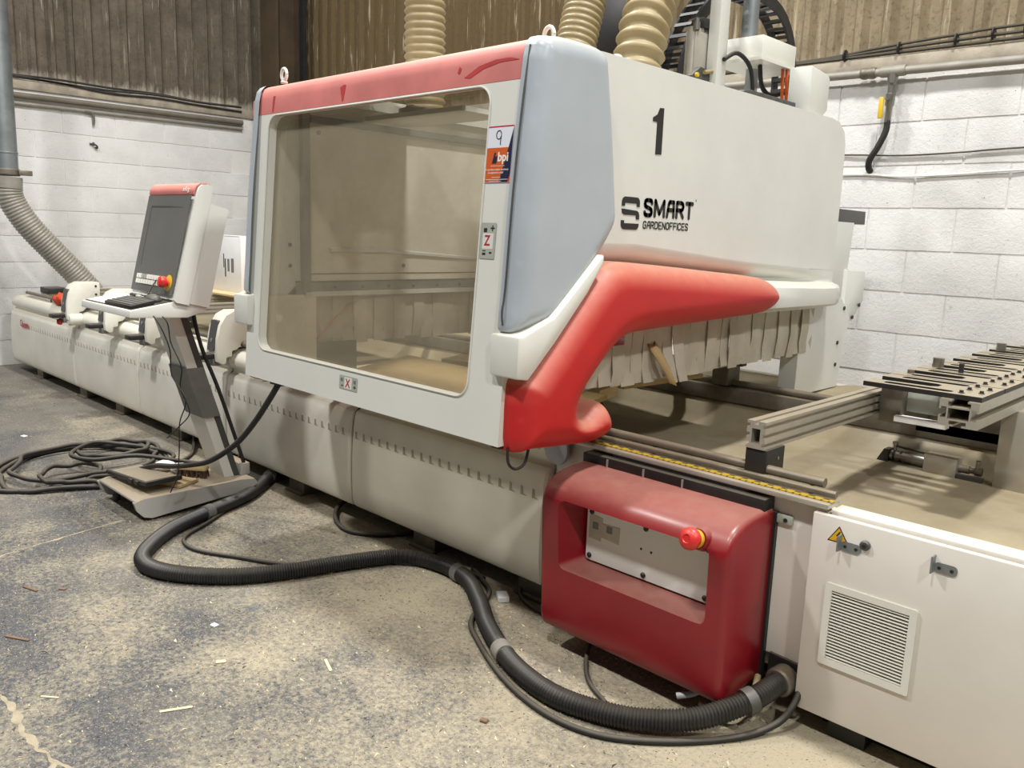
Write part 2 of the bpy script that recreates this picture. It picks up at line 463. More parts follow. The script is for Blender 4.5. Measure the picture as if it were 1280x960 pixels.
def flat(name, pts, M, mat, parent=None, t=0.001):
    """a thin printed patch: outline in the local xy of M, thickness t"""
    bm = bmesh.new(); add_prism(bm, pts, 'Z', 0, t)
    bmesh.ops.transform(bm, matrix=M, verts=bm.verts[:])
    return from_bm(name, bm, mat, parent)

# ================================================================== THE ROOM
XW, YW = -8.34, 4.75
fl = box('floor', (-11, -5, -0.1), (5, 5.2, 0.0), 'concrete_floor'); struct(fl)
def joint(pts, w):
    bm = bmesh.new(); P = resample(spline(pts, 6), 0.012)
    a = []; 
    for i, p in enumerate(P):
        t = (P[min(len(P)-1, i+1)]-P[max(0, i-1)]).normalized(); s = Vector((-t.y, t.x, 0))
        ww = w*(0.25+1.5*abs(noise.noise(p*17))); j = noise.noise(p*31)*w*0.9
        a.append((bm.verts.new(p+s*(j-ww)), bm.verts.new(p+s*j+Vector((0, 0, 0.002))), bm.verts.new(p+s*(j+ww))))
    for q, r in zip(a, a[1:]):
        bm.faces.new((q[0], q[1], r[1], r[0])); bm.faces.new((q[1], q[2], r[2], r[1]))
    from_bm('floor_joint', bm, 'crack_dust', fl)
joint([(-3.35, 0.55, 0.0005), (-3.55, 0.80, 0.0005), (-3.62, 1.05, 0.0005), (-3.68, 1.33, 0.0005)], 0.006)
joint([(-2.75, 0.40, 0.0005), (-2.474, 0.544, 0.0005), (-2.25, 0.54, 0.0005), (-2.09, 0.555, 0.0005), (-1.95, 0.60, 0.0005)], 0.011)
joint([(-2.06, 0.56, 0.0005), (-1.98, 0.48, 0.0005), (-1.85, 0.40, 0.0005)], 0.010)

# ---- block walls: every block its own piece, joints recessed
def block_mesh(L, H, D, seed):
    rnd = random.Random(seed); bm = bmesh.new()
    nx, nz = 6, 4; g = []
    for j in range(nz+1):
        row = []
        for i in range(nx+1):
            e = (i in (0, nx)) or (j in (0, nz))
            row.append(bm.verts.new((L*i/nx+(rnd.uniform(-.002, .002)), (0.0028 if e else rnd.uniform(-.0015, .0015)), H*j/nz+rnd.uniform(-.0015, .0015))))
        g.append(row)
    for j in range(nz):
        for i in range(nx): bm.faces.new((g[j][i], g[j][i+1], g[j+1][i+1], g[j+1][i]))
    bd = [e for e in bm.edges if e.is_boundary]
    r = bmesh.ops.extrude_edge_only(bm, edges=bd)
    for v in r['geom']:
        if isinstance(v, bmesh.types.BMVert): v.co.y = D
    me = bpy.data.meshes.new('block'); bmesh.ops.recalc_face_normals(bm, faces=bm.faces[:])
    bm.to_mesh(me); bm.free(); me.materials.append(MATS['painted_block'])
    for p in me.polygons: p.use_smooth = True
    me.set_sharp_from_angle(angle=math.radians(30))
    return me
def block_wall(parent, place, u0, u1, z0, zoff_top, ch, bl, org_rows):
    G = 0.009
    full = [block_mesh(bl-G, ch-G, 0.011, 10+i) for i in range(5)]
    k = 0
    for r in range(org_rows):
        z = z0+r*ch; u = u0-(bl/2 if r % 2 else 0)
        while u < u1:
            if u+bl > u0+0.02 and u+bl <= u1+0.25:
                o = bpy.data.objects.new('block', random.choice(full)); COL.objects.link(o); o.parent = parent
                place(o, u+G/2, z+G/2)
            u += bl
wl = box('wall_left', (XW-0.25, -1.0, 0), (XW-0.008, YW, 2.44), 'painted_mortar'); struct(wl)
def pl(o, u, z):
    o.location = (XW, u, z); o.rotation_euler = (0, 0, math.pi/2)
def pl_left(o, u, z): o.location = (XW, u, z); o.rotation_euler = (0, 0, math.radians(90))
block_wall(wl, pl_left, 0.36, YW-0.28, 1.14-0.23*4, 0, 0.23, 0.462, 9)
wb = box('wall_back', (XW, YW+0.008, 0), (4, YW+0.25, 2.30), 'painted_mortar'); struct(wb)
def pl_back(o, u, z): o.location = (u, YW, z); o.rotation_euler = (0, 0, 0)
block_wall(wb, pl_back, -3.93, 1.2, 1.30-0.2256*3, 0, 0.2256, 0.452, 7)

# ---- corrugated sheets above the blockwork
def sheet(parent, u0, n, pitch, depth, z0, z1, fn, mat):
    prof = []
    for i in range(n):
        b = u0+i*pitch
        prof += [(b, 0), (b+0.50*pitch, 0), (b+0.64*pitch, depth), (b+0.86*pitch, depth)]
    prof.append((u0+n*pitch, 0))
    bm = bmesh.new()
    lo = [bm.verts.new(fn(u, d, z0)) for u, d in prof]; hi = [bm.verts.new(fn(u, d, z1)) for u, d in prof]
    for i in range(len(prof)-1): bm.faces.new((lo[i], lo[i+1], hi[i+1], hi[i]))
    ex = bmesh.ops.extrude_face_region(bm, geom=bm.faces[:])
    off = fn(0, -0.008, 0)-fn(0, 0, 0)
    for v in ex['geom']:
        if isinstance(v, bmesh.types.BMVert): v.co += off
    return from_bm('corrugated_sheet', bm, mat, parent)
cl = box('trim_1', (XW-0.30, -1.0, 2.40), (XW-0.16, YW+0.1, 5.0), 'column_paint'); struct(cl)
for i in range(6):
    sheet(cl, -0.95+i*0.95+0.0, 6, 0.1585, 0.035, 2.475+0.003*(i % 2), 5.0, lambda u, d, z: Vector((XW-0.05-0.05+d, u, z)), 'weathered_sheet')
cb = box('trim_2', (XW, YW+0.16, 2.28), (4.0, YW+0.30, 5.0), 'column_paint'); struct(cb)
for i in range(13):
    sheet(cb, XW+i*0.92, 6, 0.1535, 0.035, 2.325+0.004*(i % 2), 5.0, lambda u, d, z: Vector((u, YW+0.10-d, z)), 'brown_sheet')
# ledge caps
lc = box('trim_3', (XW-0.16, -1.0, 2.395), (XW+0.012, YW, 2.475), 'dirty_ledge', bevel=0.008); struct(lc)
lb = box('trim_4', (XW, YW-0.012, 2.255), (4.0, YW+0.16, 2.325), 'dirty_ledge', bevel=0.008); struct(lb)
# steel stanchion in the corner
col = thing('steel_column', 'dark brown steel column standing in the corner of the two walls', 'column', (-7.95, 4.6, 0))
box('flange', (-7.94, 4.42, 0), (-7.64, 4.445, 5), 'column_paint', col)
box('flange', (-7.94, 4.70, 0), (-7.64, 4.725, 5), 'column_paint', col)
box('web', (-7.80, 4.445, 0), (-7.78, 4.70, 5), 'column_paint', col)
box('cover_strip', (-7.62, 4.66, 2.33), (-7.55, 4.70, 5), 'black_plastic', col)

# services on the left wall
def wavy(p0, p1, n, amp, seed):
    rnd = random.Random(seed); a = Vector(p0); b = Vector(p1); out = []
    for i in range(n+1):
        p = a.lerp(b, i/n); out.append(p+Vector((0, 0, rnd.uniform(-amp, amp))))
    return out
tag(tube('conduit_pipe', [(XW+0.035, -0.8, 2.315), (XW+0.035, 2.0, 2.335), (XW+0.035, 4.4, 2.345)], 0.026, 'conduit_dark', seg=10),
    'thick grey conduit pipe fixed along the left block wall under its ledge', 'pipe')
tag(tube('conduit_pipe', [(XW+0.02, -0.8, 2.255), (XW+0.02, 2.0, 2.27), (XW+0.02, 4.4, 2.285)], 0.016, 'pipe_grey', seg=8),
    'thin pale conduit below the thick conduit on the left block wall', 'pipe')
for i, (zo, lab) in enumerate(((0.012, 'uppermost dark cable lying on the left wall ledge'), (-0.005, 'slack dark cable sagging off the left wall ledge'), (0.028, 'dark cable at the back of the left wall ledge'))):
    tag(tube('ledge_cable', wavy((XW+0.02-0.02*(i == 2), -0.8, 2.478+zo), (XW+0.02-0.02*(i == 2), 4.4, 2.478+zo), 12, 0.012+0.014*(i == 1), 3+i), 0.010, 'black_rubber', seg=6),
        lab, 'cable', 'cables along the left wall ledge')
b = thing('pipe_bracket', 'small rusty hook bracket hanging under the conduit on the left wall', 'bracket', (XW, 2.93, 2.2))
tube('hook', [(XW+0.03, 2.86, 2.27), (XW+0.03, 2.92, 2.265), (XW+0.03, 2.935, 2.22), (XW+0.02, 2.935, 2.16)], 0.012, 'conduit_dark', b, seg=6)
b = thing('wall_hook', 'small twisted wire hook sticking out of the left block wall', 'hook', (XW, 2.94, 1.985))
tube('wire', [(XW, 2.90, 1.99), (XW+0.03, 2.93, 1.985), (XW+0.035, 2.95, 1.97), (XW+0.02, 2.955, 1.955), (XW+0.01, 2.94, 1.96)], 0.008, 'groove_dark', b, seg=6)
lathe('plug', [(0.012, 0), (0.012, 0.008), (0.006, 0.012)], (XW, 2.93, 1.995), (1, 0, 0), 'groove_dark', b, 8)

# extraction duct at the left wall
d = thing('extraction_duct', 'vertical galvanised extraction duct with clear ribbed hose hanging by the left wall', 'duct', (-7.75, 2.05, 0.8))
lathe('steel_pipe', [(0.085, 0), (0.085, 3.2)], (-7.72, 2.04, 1.68), (0, 0, 1), 'galvanised', d, 24)
lathe('seam_ring', [(0.085, 0), (0.089, 0.004), (0.089, 0.012), (0.085, 0.016)], (-7.72, 2.04, 1.80), (0, 0, 1), 'galvanised', d, 24)
lathe('collar', [(0.09, 0), (0.10, 0.01), (0.10, 0.045), (0.09, 0.055)], (-7.72, 2.04, 1.63), (0, 0, 1), 'steel_dusty', d, 24)
box('clamp_bolt', (-7.66, 2.10, 1.635), (-7.62, 2.20, 1.675), 'steel_dusty', d, 0.006)
lathe('hose_cuff', [(0.10, 0), (0.10, 0.09)], (-7.72, 2.045, 1.53), (0, 0.05, 1), 'flex_clear', d, 24)
ribbed('ribbed_hose', [(-7.72, 2.045, 1.58), (-7.72, 2.06, 1.44), (-7.70, 2.16, 1.25), (-7.68, 2.32, 1.05), (-7.66, 2.48, 0.86), (-7.64, 2.62, 0.68)], 0.102, 0.009, 0.026, 'flex_clear', d, 20)

# services on the back wall
p = thing('compressed_air_pipe', 'grey air pipe along the right wall, with tee and yellow-levered ball valve', 'pipe', (-1.83, YW-0.05, 2.2))
tube('pipe_run', [(-3.4, YW-0.045, 2.262), (-1.85, YW-0.045, 2.236), (1.5, YW-0.045, 2.20)], 0.022, 'pipe_grey', p, 12, 0)
lathe('coupling', [(0.026, 0), (0.031, 0.01), (0.031, 0.03), (0.028, 0.04), (0.031, 0.05), (0.031, 0.07), (0.026, 0.08)], (-2.0, YW-0.045, 2.239), (1, 0, -0.01), 'steel_dusty', p, 12)
lathe('tee', [(0.027, 0), (0.029, 0.01), (0.029, 0.12), (0.027, 0.13)], (-1.895, YW-0.045, 2.237), (1, 0, 0), 'pipe_grey', p, 12)
lathe('drop_pipe', [(0.027, 0), (0.027, 0.05), (0.018, 0.06), (0.018, 0.10), (0.024, 0.105), (0.024, 0.16), (0.017, 0.17), (0.017, 0.25)], (-1.828, YW-0.045, 2.225), (-0.02, 0, -1), 'steel', p, 12)
lathe('valve_stem', [(0.008, 0), (0.008, 0.05)], (-1.83, YW-0.05, 2.09), (0, -1, 0), 'steel', p, 8)
box('valve_lever', (-1.866, YW-0.105, 1.99), (-1.842, YW-0.09, 2.10), 'yellow_ring', p, 0.004)
tag(tube('rubber_hose', [(-1.832, YW-0.045, 1.985), (-1.835, YW-0.045, 1.93), (-1.865, YW-0.05, 1.85), (-1.905, YW-0.045, 1.78), (-1.915, YW-0.015, 1.735), (-1.91, YW+0.03, 1.725)], 0.017, 'black_rubber', seg=10),
    'short black rubber hose from the yellow valve into a hole in the block wall', 'hose')
for i, (z0, dz, lab) in enumerate(((2.338, 0.0, 'dark cable lying lowest on the right wall ledge'), (2.352, 0.012, 'dark cable tied in the middle of the right wall bunch'), (2.362, 0.03, 'dark cable on top of the right wall bunch'))):
    pts = [(-3.2, YW-0.0, 2.338+0.003*i), (-2.3, YW-0.005, 2.338+0.006*i), (-1.9, YW-0.01, z0+dz*0.4), (-1.5, YW-0.012, z0+dz), (-1.2, YW-0.015, z0+dz*1.2), (0.8, YW-0.01, z0+dz*1.6)]
    tag(tube('ledge_cable', pts, 0.010-0.001*i, 'groove_dark', seg=7), lab, 'cable', 'cables along the right wall ledge')
for i, x in enumerate((-2.12, -1.83, -1.55, -1.38, -1.24)):
    o = lathe('cable_tie', [(0.030, 0), (0.033, 0.002), (0.033, 0.008), (0.030, 0.010)], (x, YW-0.012, 2.352+0.006*i), (1, 0, 0), 'black_plastic', None, 10)
    tag(o, ('black cable tie on the ledge cables beside the gantry end box', 'black cable tie on the ledge cables directly above the air pipe tee')[i] if i < 2 else 'thin black cable tie around the cable bunch past the air pipe tee', 'cable tie', 'ties on the right wall cables')
tag(tube('wall_wire', [(-2.35, YW-0.012, 1.826), (-2.0, YW-0.012, 1.815), (-1.75, YW-0.012, 1.803), (-1.45, YW-0.012, 1.808), (-1.1, YW-0.012, 1.822), (0.6, YW-0.012, 1.86)], 0.0045, 'groove_dark', seg=6),
    'thin dark wire strung across the white right wall above the drain hole', 'wire')
tag(tube('wall_wire', [(-2.35, YW-0.010, 1.712), (-1.95, YW-0.010, 1.708), (-1.75, YW-0.010, 1.694), (-1.45, YW-0.010, 1.70), (-1.1, YW-0.010, 1.716), (0.6, YW-0.010, 1.76)], 0.0055, 'painted_mortar', seg=6),
    'painted-over white wire running below the dark wire on the right wall', 'wire')

# ================================================================== THE MACHINE BED
bed = thing('machine_bed', 'long cream machine bed with curved front covers and dusty tray on top', 'machine bed', (-4.0, 3.0, 0))
COV = [(-8.14, -6.50), (-6.50, -5.335), (-5.335, -4.17), (-4.17, -3.0), (-3.0, -1.83)]
PROF = [(2.135, 0.075), (2.095, 0.085), (2.078, 0.115), (2.070, 0.20), (2.070, 0.32), (2.076, 0.43), (2.088, 0.512), (2.112, 0.528), (2.120, 0.546), (2.100, 0.564),
        (2.092, 0.585), (2.096, 0.612), (2.115, 0.638), (2.150, 0.652), (2.22, 0.656)]
PS = [Vector(p) for p in PROF]
wedge = None
for ci, (x0, x1) in enumerate(COV):
    bm = bmesh.new()
    # the end of each cover turns in softly
    xs = [(x0+0.005, 0.022), (x0+0.008, 0.008), (x0+0.018, 0.0), (x1-0.018, 0.0), (x1-0.008, 0.008), (x1-0.005, 0.022)]
    if ci == 0: xs = [(x0, 0.11), (x0+0.006, 0.07), (x0+0.025, 0.035), (x0+0.055, 0.012), (x0+0.10, 0.0)]+xs[3:]
    rings = []
    for x, inn in xs:
        rings.append([bm.verts.new((x, q.x+inn, q.y-(inn if q.y > 0.6 else 0)*0.5+(inn*0.5 if q.y < 0.1 else 0))) for q in spline([(p[0], p[1], 0) for p in PROF], 3)])
    for a, b_ in zip(rings, rings[1:]):
        for i in range(len(a)-1): bm.faces.new((a[i], a[i+1], b_[i+1], b_[i]))
    ex = bmesh.ops.extrude_face_region(bm, geom=bm.faces[:])
    for v in ex['geom']:
        if isinstance(v, bmesh.types.BMVert): v.co += Vector((0, 0.012, -0.004))
    cv = from_bm('front_cover', bm, 'cover_white', bed, sharp=35)
    # raised louvre wedges in a row, their darker colour imitating shaded recesses
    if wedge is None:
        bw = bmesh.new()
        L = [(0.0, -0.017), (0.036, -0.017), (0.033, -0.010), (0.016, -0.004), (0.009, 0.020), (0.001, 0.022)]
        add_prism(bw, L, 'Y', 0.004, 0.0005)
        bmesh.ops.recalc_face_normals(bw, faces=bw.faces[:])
        wedge = bpy.data.meshes.new('louvre'); bw.to_mesh(wedge); bw.free(); wedge.materials.append(MATS['louvre_shade'])
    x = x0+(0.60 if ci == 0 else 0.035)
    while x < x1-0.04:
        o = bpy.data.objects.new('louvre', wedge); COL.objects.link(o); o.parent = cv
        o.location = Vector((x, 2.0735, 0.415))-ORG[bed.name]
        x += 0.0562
for x in (-6.50, -5.335, -4.17, -3.0):  # dark strip added behind each cover gap to darken the seam
    bm = bmesh.new()
    P = [Vector((x, q.x+0.020, q.y)) for q in spline([(p[0], p[1], 0) for p in PROF], 2)]
    add_tube(bm, P, 0.008, 6); from_bm('seam_dark_strip', bm, 'dark_grey', bed)
# maker's mark on the end cover
M0 = frameM((-7.72, 2.0655, 0.415), (1, 0, 0), (0, 0.06, 1))
mk = []
for i in range(15):
    t = math.radians(40+i*280/14); mk.append((0.028*math.cos(t), 0.026+0.028*math.sin(t)))
for i in range(15):
    t = math.radians(320-i*280/14); mk.append((0.018*math.cos(t), 0.026+0.018*math.sin(t)))
flat('maker_mark', mk, M0, 'red_print', bed)
text('maker_lettering', 'scm', 0.075, frameM((-7.705, 2.0655, 0.41), (1, 0, 0), (0, 0.06, 1)), 'red_print', bed, sx=1.5, offset=0.002)
# carcass behind the covers
box('bed_frame', (-7.95, 2.17, 0.10), (-0.90, 4.22, 0.45), 'panel_white', bed)
box('bed_frame', (-0.90, 2.22, 0.10), (1.4, 4.22, 0.45), 'panel_white', bed)
box('end_panel', (-8.11, 2.24, 0.09), (-7.95, 4.0, 0.63), 'cover_white', bed, 0.01)
# the sunken dusty tray, gently uneven
bm = bmesh.new(); g = []
for j in range(41):
    y = 2.16+j*(4.25-2.16)/40; row = []
    for i in range(121):
        x = -7.82+i*(1.4+7.82)/120
        z = 0.470+0.007*noise.noise(Vector((x*2.2, y*3.1, 0)))
        if x > -1.7:
            z += 0.012*max(0, min(1, (y-2.92)*12))
        z += 0.13*max(0, min(1, (y-3.40)/0.06))
        row.append(bm.verts.new((x, y, z)))
    g.append(row)
for j in range(40):
    for i in range(120): bm.faces.new((g[j][i], g[j][i+1], g[j+1][i+1], g[j+1][i]))
from_bm('dust_tray', bm, 'dusty_tray', bed, smooth=True)
box('rear_wall', (-7.82, 4.22, 0.10), (1.4, 4.28, 0.605), 'panel_white', bed, 0.006)
# front edge: cap, ruler, round rails
box('front_panel', (-1.825, 2.115, 0.165), (-0.862, 2.135, 0.640), 'panel_white', bed, 0.003)
box('edge_cap', (-1.83, 2.074, 0.636), (-0.848, 2.146, 0.652), 'aluminium', bed, 0.005)
box('ruler', (-1.83, 2.092, 0.6525), (-0.848, 2.116, 0.6545), 'ruler_yellow', bed)
tube('guide_rail', [(-7.8, 2.150, 0.685), (-0.895, 2.150, 0.685)], 0.014, 'steel_dusty', bed, 14, 0)
tube('guide_rail', [(-1.75, 2.135, 0.664), (-0.855, 2.135, 0.664)], 0.010, 'steel_dusty', bed, 10, 0)
for x in (-7.2, -6.1, -5.0, -3.9, -2.8, -1.45, -0.93):
    lathe('rail_post', [(0.006, 0), (0.006, 0.04)], (x, 2.150, 0.65), (0, 0, 1), 'steel_dusty', bed, 8)
tube('guide_rail', [(-7.8, 3.48, 0.665), (-0.2, 3.48, 0.665)], 0.016, 'steel_dusty', bed, 12, 0)
box('inner_wall', (-7.95, 2.17, 0.44), (1.38, 2.20, 0.61), 'panel_white', bed)
box('rear_rail_base', (-7.8, 3.44, 0.58), (1.3, 3.54, 0.648), 'steel_dusty', bed, 0.004)
box('slot_guard', (-1.66, 2.055, 0.588), (-1.015, 2.114, 0.626), 'black_plastic', bed, 0.003)
for x in (-1.56, -1.42, -1.28): box('guard_rib', (x, 2.049, 0.590), (x+0.004, 2.056, 0.622), 'aluminium', bed)
box('side_tab', (-1.03, 2.105, 0.555), (-0.955, 2.116, 0.582), 'grey_sticker', bed, 0.004)
lathe('tab_screw', [(0.006, 0), (0.006, 0.004)], (-0.975, 2.106, 0.568), (0, -1, 0), 'black_plastic', bed, 8)
lathe('cover_disc', [(0.055, 0), (0.052, 0.012), (0.03, 0.02)], (-1.80, 2.09, 0.60), (0, -1, 0), 'grey_panel', bed, 20)
box('cover_plate', (-1.93, 2.068, 0.585), (-1.87, 2.085, 0.645), 'frame_white', bed, 0.006)
# dark connector plates low on the front panel
for x0, x1 in ((-1.075, -1.005), (-0.985, -0.872)):
    pts = [(x0, 0.10), (x1, 0.09), (x1, 0.155), (x1-0.01, 0.166), (x0, 0.172)]
    prism('connector_plate', pts, 'Y', 2.105, 2.116, 'black_plastic', bed)
lathe('hose_socket', [(0.036, 0), (0.041, 0.006), (0.041, 0.045), (0.036, 0.05)], (-0.925, 2.105, 0.120), (-0.10, -1, -0.04), 'steel_dusty', bed, 20)
lathe('cable_gland', [(0.018, 0), (0.018, 0.016), (0.013, 0.02), (0.013, 0.03)], (-1.035, 2.105, 0.135), (-0.2, -1, -0.1), 'grey_panel', bed, 10)
# levelling feet under the covers
for x in (-7.6, -6.6, -5.9, -5.0, -3.62, -2.62, -2.0):
    fo = box('levelling_foot', (x, 2.13, 0.0), (x+0.14, 2.30, 0.10), 'steel_dusty', bed, 0.004)
    box('foot_lip', (x-0.005, 2.11, 0.0), (x+0.145, 2.135, 0.012), 'steel_dusty', fo)
for x in (-6.0, -3.5, -0.4, 0.8): box('plinth', (x, 2.6, 0.0), (x+0.3, 3.9, 0.105), 'dark_grey', bed)

# ------------------------------------------------------------------ electrical cabinet on the right
cab = thing('electrical_cabinet', 'white electrical cabinet with louvred vent grille at the end of the bed', 'cabinet', (0, 2.3, 0.066))
box('body', (-0.875, 2.085, 0.075), (1.3, 2.16, 0.612), 'panel_white', cab)
box('door', (-0.885, 2.070, 0.066), (0.95, 2.088, 0.626), 'panel_white', cab, 0.004)
box('top_lip', (-0.85, 2.10, 0.610), (1.3, 2.165, 0.634), 'panel_white', cab, 0.004)
for x in (-0.80, -0.2, 0.4): box('foot', (x, 2.11, 0.0), (x+0.1, 2.19, 0.08), 'black_plastic', cab)
box('plinth', (-0.84, 2.17, 0.0), (1.2, 2.20, 0.09), 'black_plastic', cab)
vg = prism('vent_frame', rrect(-0.829, 0.222, -0.598, 0.449, 0.006, 3), 'Y', 2.0715, 2.062, 'frame_white', cab,
           holes=[[(-0.811, 0.241), (-0.616, 0.241), (-0.616, 0.431), (-0.811, 0.431)]])
box('vent_back', (-0.812, 2.0700, 0.240), (-0.615, 2.0705, 0.432), 'groove_dark', vg)
for i in range(22):
    z = 0.2415+i*0.00865
    bm = bmesh.new(); add_prism(bm, [(2.0702, z+0.0042), (2.0696, z+0.0050), (2.0632, z+0.0016), (2.0638, z+0.0006)], 'X', -0.812, -0.615)
    from_bm('vent_slat', bm, 'frame_white', vg)
def hookpart(x, z):
    h = prism('bracket', rrect(x-0.002, z-0.013, x+0.050, z+0.013, 0.010, 3), 'Y', 2.0715, 2.0675, 'galvanised', cab)
    box('upright_tab', (x-0.004, 2.046, z-0.012), (x, 2.071, z+0.030), 'galvanised', h)
    for dx in (0.010, 0.038): lathe('rivet', [(0.0042, 0), (0.0042, 0.002)], (x+dx, 2.0676, z), (0, -1, 0), 'black_plastic', h, 10)
hookpart(-0.802, 0.556); hookpart(-0.576, 0.570)
lk = lathe('lock', [(0.013, 0), (0.013, 0.008), (0.010, 0.011)], (-0.742, 2.0705, 0.574), (0, -1, 0), 'dark_grey', cab, 16)
lathe('key_slot', [(0.005, 0), (0.005, 0.002)], (-0.742, 2.060, 0.574), (0, -1, 0), 'black_plastic', lk, 8)
MS = frameM((-0.812, 2.0695, 0.561), (1, 0, 0), (0, 0, 1))
sg = flat('warning_sign', [(-0.028, 0), (0.028, 0), (0.0, 0.044)], MS, 'print_black', cab, 0.0006)
flat('yellow_field', [(-0.0235, 0.0027), (0.0235, 0.0027), (0.0, 0.0388)], frameM((-0.812, 2.0688, 0.561), (1, 0, 0), (0, 0, 1)), 'yellow_sign', sg, 0.0006)
flat('bolt_symbol', [(0.002, 0.030), (-0.006, 0.017), (-0.001, 0.017), (-0.004, 0.006), (0.006, 0.020), (0.001, 0.020), (0.005, 0.030)], frameM((-0.812, 2.0681, 0.561), (1, 0, 0), (0, 0, 1)), 'print_black', sg, 0.0006)

# ------------------------------------------------------------------ red control box on the bed front
rb = thing('control_box', 'glossy dark red control box with cream plate mounted on the bed front', 'control box', (-1.34, 2.0, 0.08))
RP = [(2.10, 0.085), (1.955, 0.070), (1.905, 0.078), (1.882, 0.105), (1.876, 0.20), (1.868, 0.36), (1.862, 0.485), (1.868, 0.528), (1.892, 0.562), (1.935, 0.584), (2.00, 0.594), (2.10, 0.598)]
rs = [(p.x, p.y) for p in spline([(a, b_, 0) for a, b_ in RP], 3)]
bm = bmesh.new(); add_prism(bm, rs, 'X', -1.668, -1.008)
bmesh.ops.recalc_face_normals(bm, faces=bm.faces[:])
es = [e for e in bm.edges if len(e.link_faces) == 2 and e.calc_face_angle(0) > 1.0 and (abs(e.verts[0].co.x-e.verts[1].co.x) < 1e-5) and min(v.co.y for v in e.verts) < 2.09]
bmesh.ops.bevel(bm, geom=es, offset=0.020, segments=4, profile=0.5, affect='EDGES')
body = from_bm('shell', bm, 'red_paint', rb, sharp=45)
bm = bmesh.new()
a = rrect(-1.592, 0.296, -1.062, 0.522, 0.022, 4); b_ = rrect(-1.556, 0.316, -1.088, 0.498, 0.02, 4)
va = [bm.verts.new((x, 1.80, z)) for x, z in rrect(-1.612, 0.284, -1.046, 0.536, 0.026, 4)]; vb = [bm.verts.new((x, 1.962, z)) for x, z in b_]
n = len(va)
for i in range(n): bm.faces.new((va[i], va[(i+1) % n], vb[(i+1) % n], vb[i]))
bm.faces.new(va); bm.faces.new(vb)
cut = from_bm('cutter', bm, 'red_paint', rb)
md = body.modifiers.new('b', 'BOOLEAN'); md.object = cut; md.operation = 'DIFFERENCE'; md.solver = 'EXACT'
baked(body); bpy.data.objects.remove(cut)
for pz in body.data.polygons: pz.use_smooth = True
body.data.set_sharp_from_angle(angle=math.radians(32))
pt = prism('plate', rrect(-1.545, 0.323, -1.098, 0.491, 0.010, 4), 'Y', 1.9625, 1.951, 'frame_white', rb)
for x, z in ((-1.528, 0.480), (-1.325, 0.481), (-1.115, 0.479), (-1.53, 0.338), (-1.325, 0.337), (-1.115, 0.337)):
    lathe('screw', [(0.0085, 0), (0.0085, 0.003), (0.005, 0.006)], (x, 1.951, z), (0, -1, 0), 'black_plastic', pt, 12)
for x, z in ((-1.338, 0.415), (-1.302, 0.414)): lathe('pilot_hole', [(0.004, 0), (0.004, 0.001)], (x, 1.9511, z), (0, -1, 0), 'black_plastic', pt, 8)
flat('tape_label', [(-1.537, 0.395), (-1.488, 0.393), (-1.484, 0.468), (-1.535, 0.474)], frameM((0, 1.9505, 0), (1, 0, 0), (0, 0, 1)), 'brush_strip', pt, 0.0006)
flat('tape_label', [(-1.49, 0.408), (-1.420, 0.402), (-1.418, 0.455), (-1.488, 0.452)], frameM((0, 1.9500, 0), (1, 0, 0), (0, 0, 1)), 'brush_strip', pt, 0.0006)
for x in (-1.522, -1.468): flat('label_stamp', rrect(x, 0.428, x+0.022, 0.450, 0.002, 2), frameM((0, 1.9493, 0), (1, 0, 0), (0, 0, 1)), 'tape_grey', pt, 0.0005)
eb = lathe('emergency_button', [(0.012, 0), (0.012, 0.012), (0.028, 0.014), (0.031, 0.022), (0.030, 0.032), (0.022, 0.040), (0.012, 0.043), (0.010, 0.040)], (-1.100, 1.850, 0.541), (-0.05, -1, 0.25), 'red_button', rb, 24)
lathe('yellow_collar', [(0.021, 0), (0.025, 0.004), (0.025, 0.012), (0.020, 0.016)], (-1.0995, 1.860, 0.5385), (-0.05, -1, 0.25), 'yellow_ring', eb, 20)
lathe('boss', [(0.034, 0), (0.031, 0.02), (0.027, 0.028)], (-1.097, 1.888, 0.532), (-0.05, -1, 0.25), 'red_paint', eb, 20)
box('back_gasket', (-1.66, 2.098, 0.10), (-1.0, 2.114, 0.585), 'black_plastic', rb)

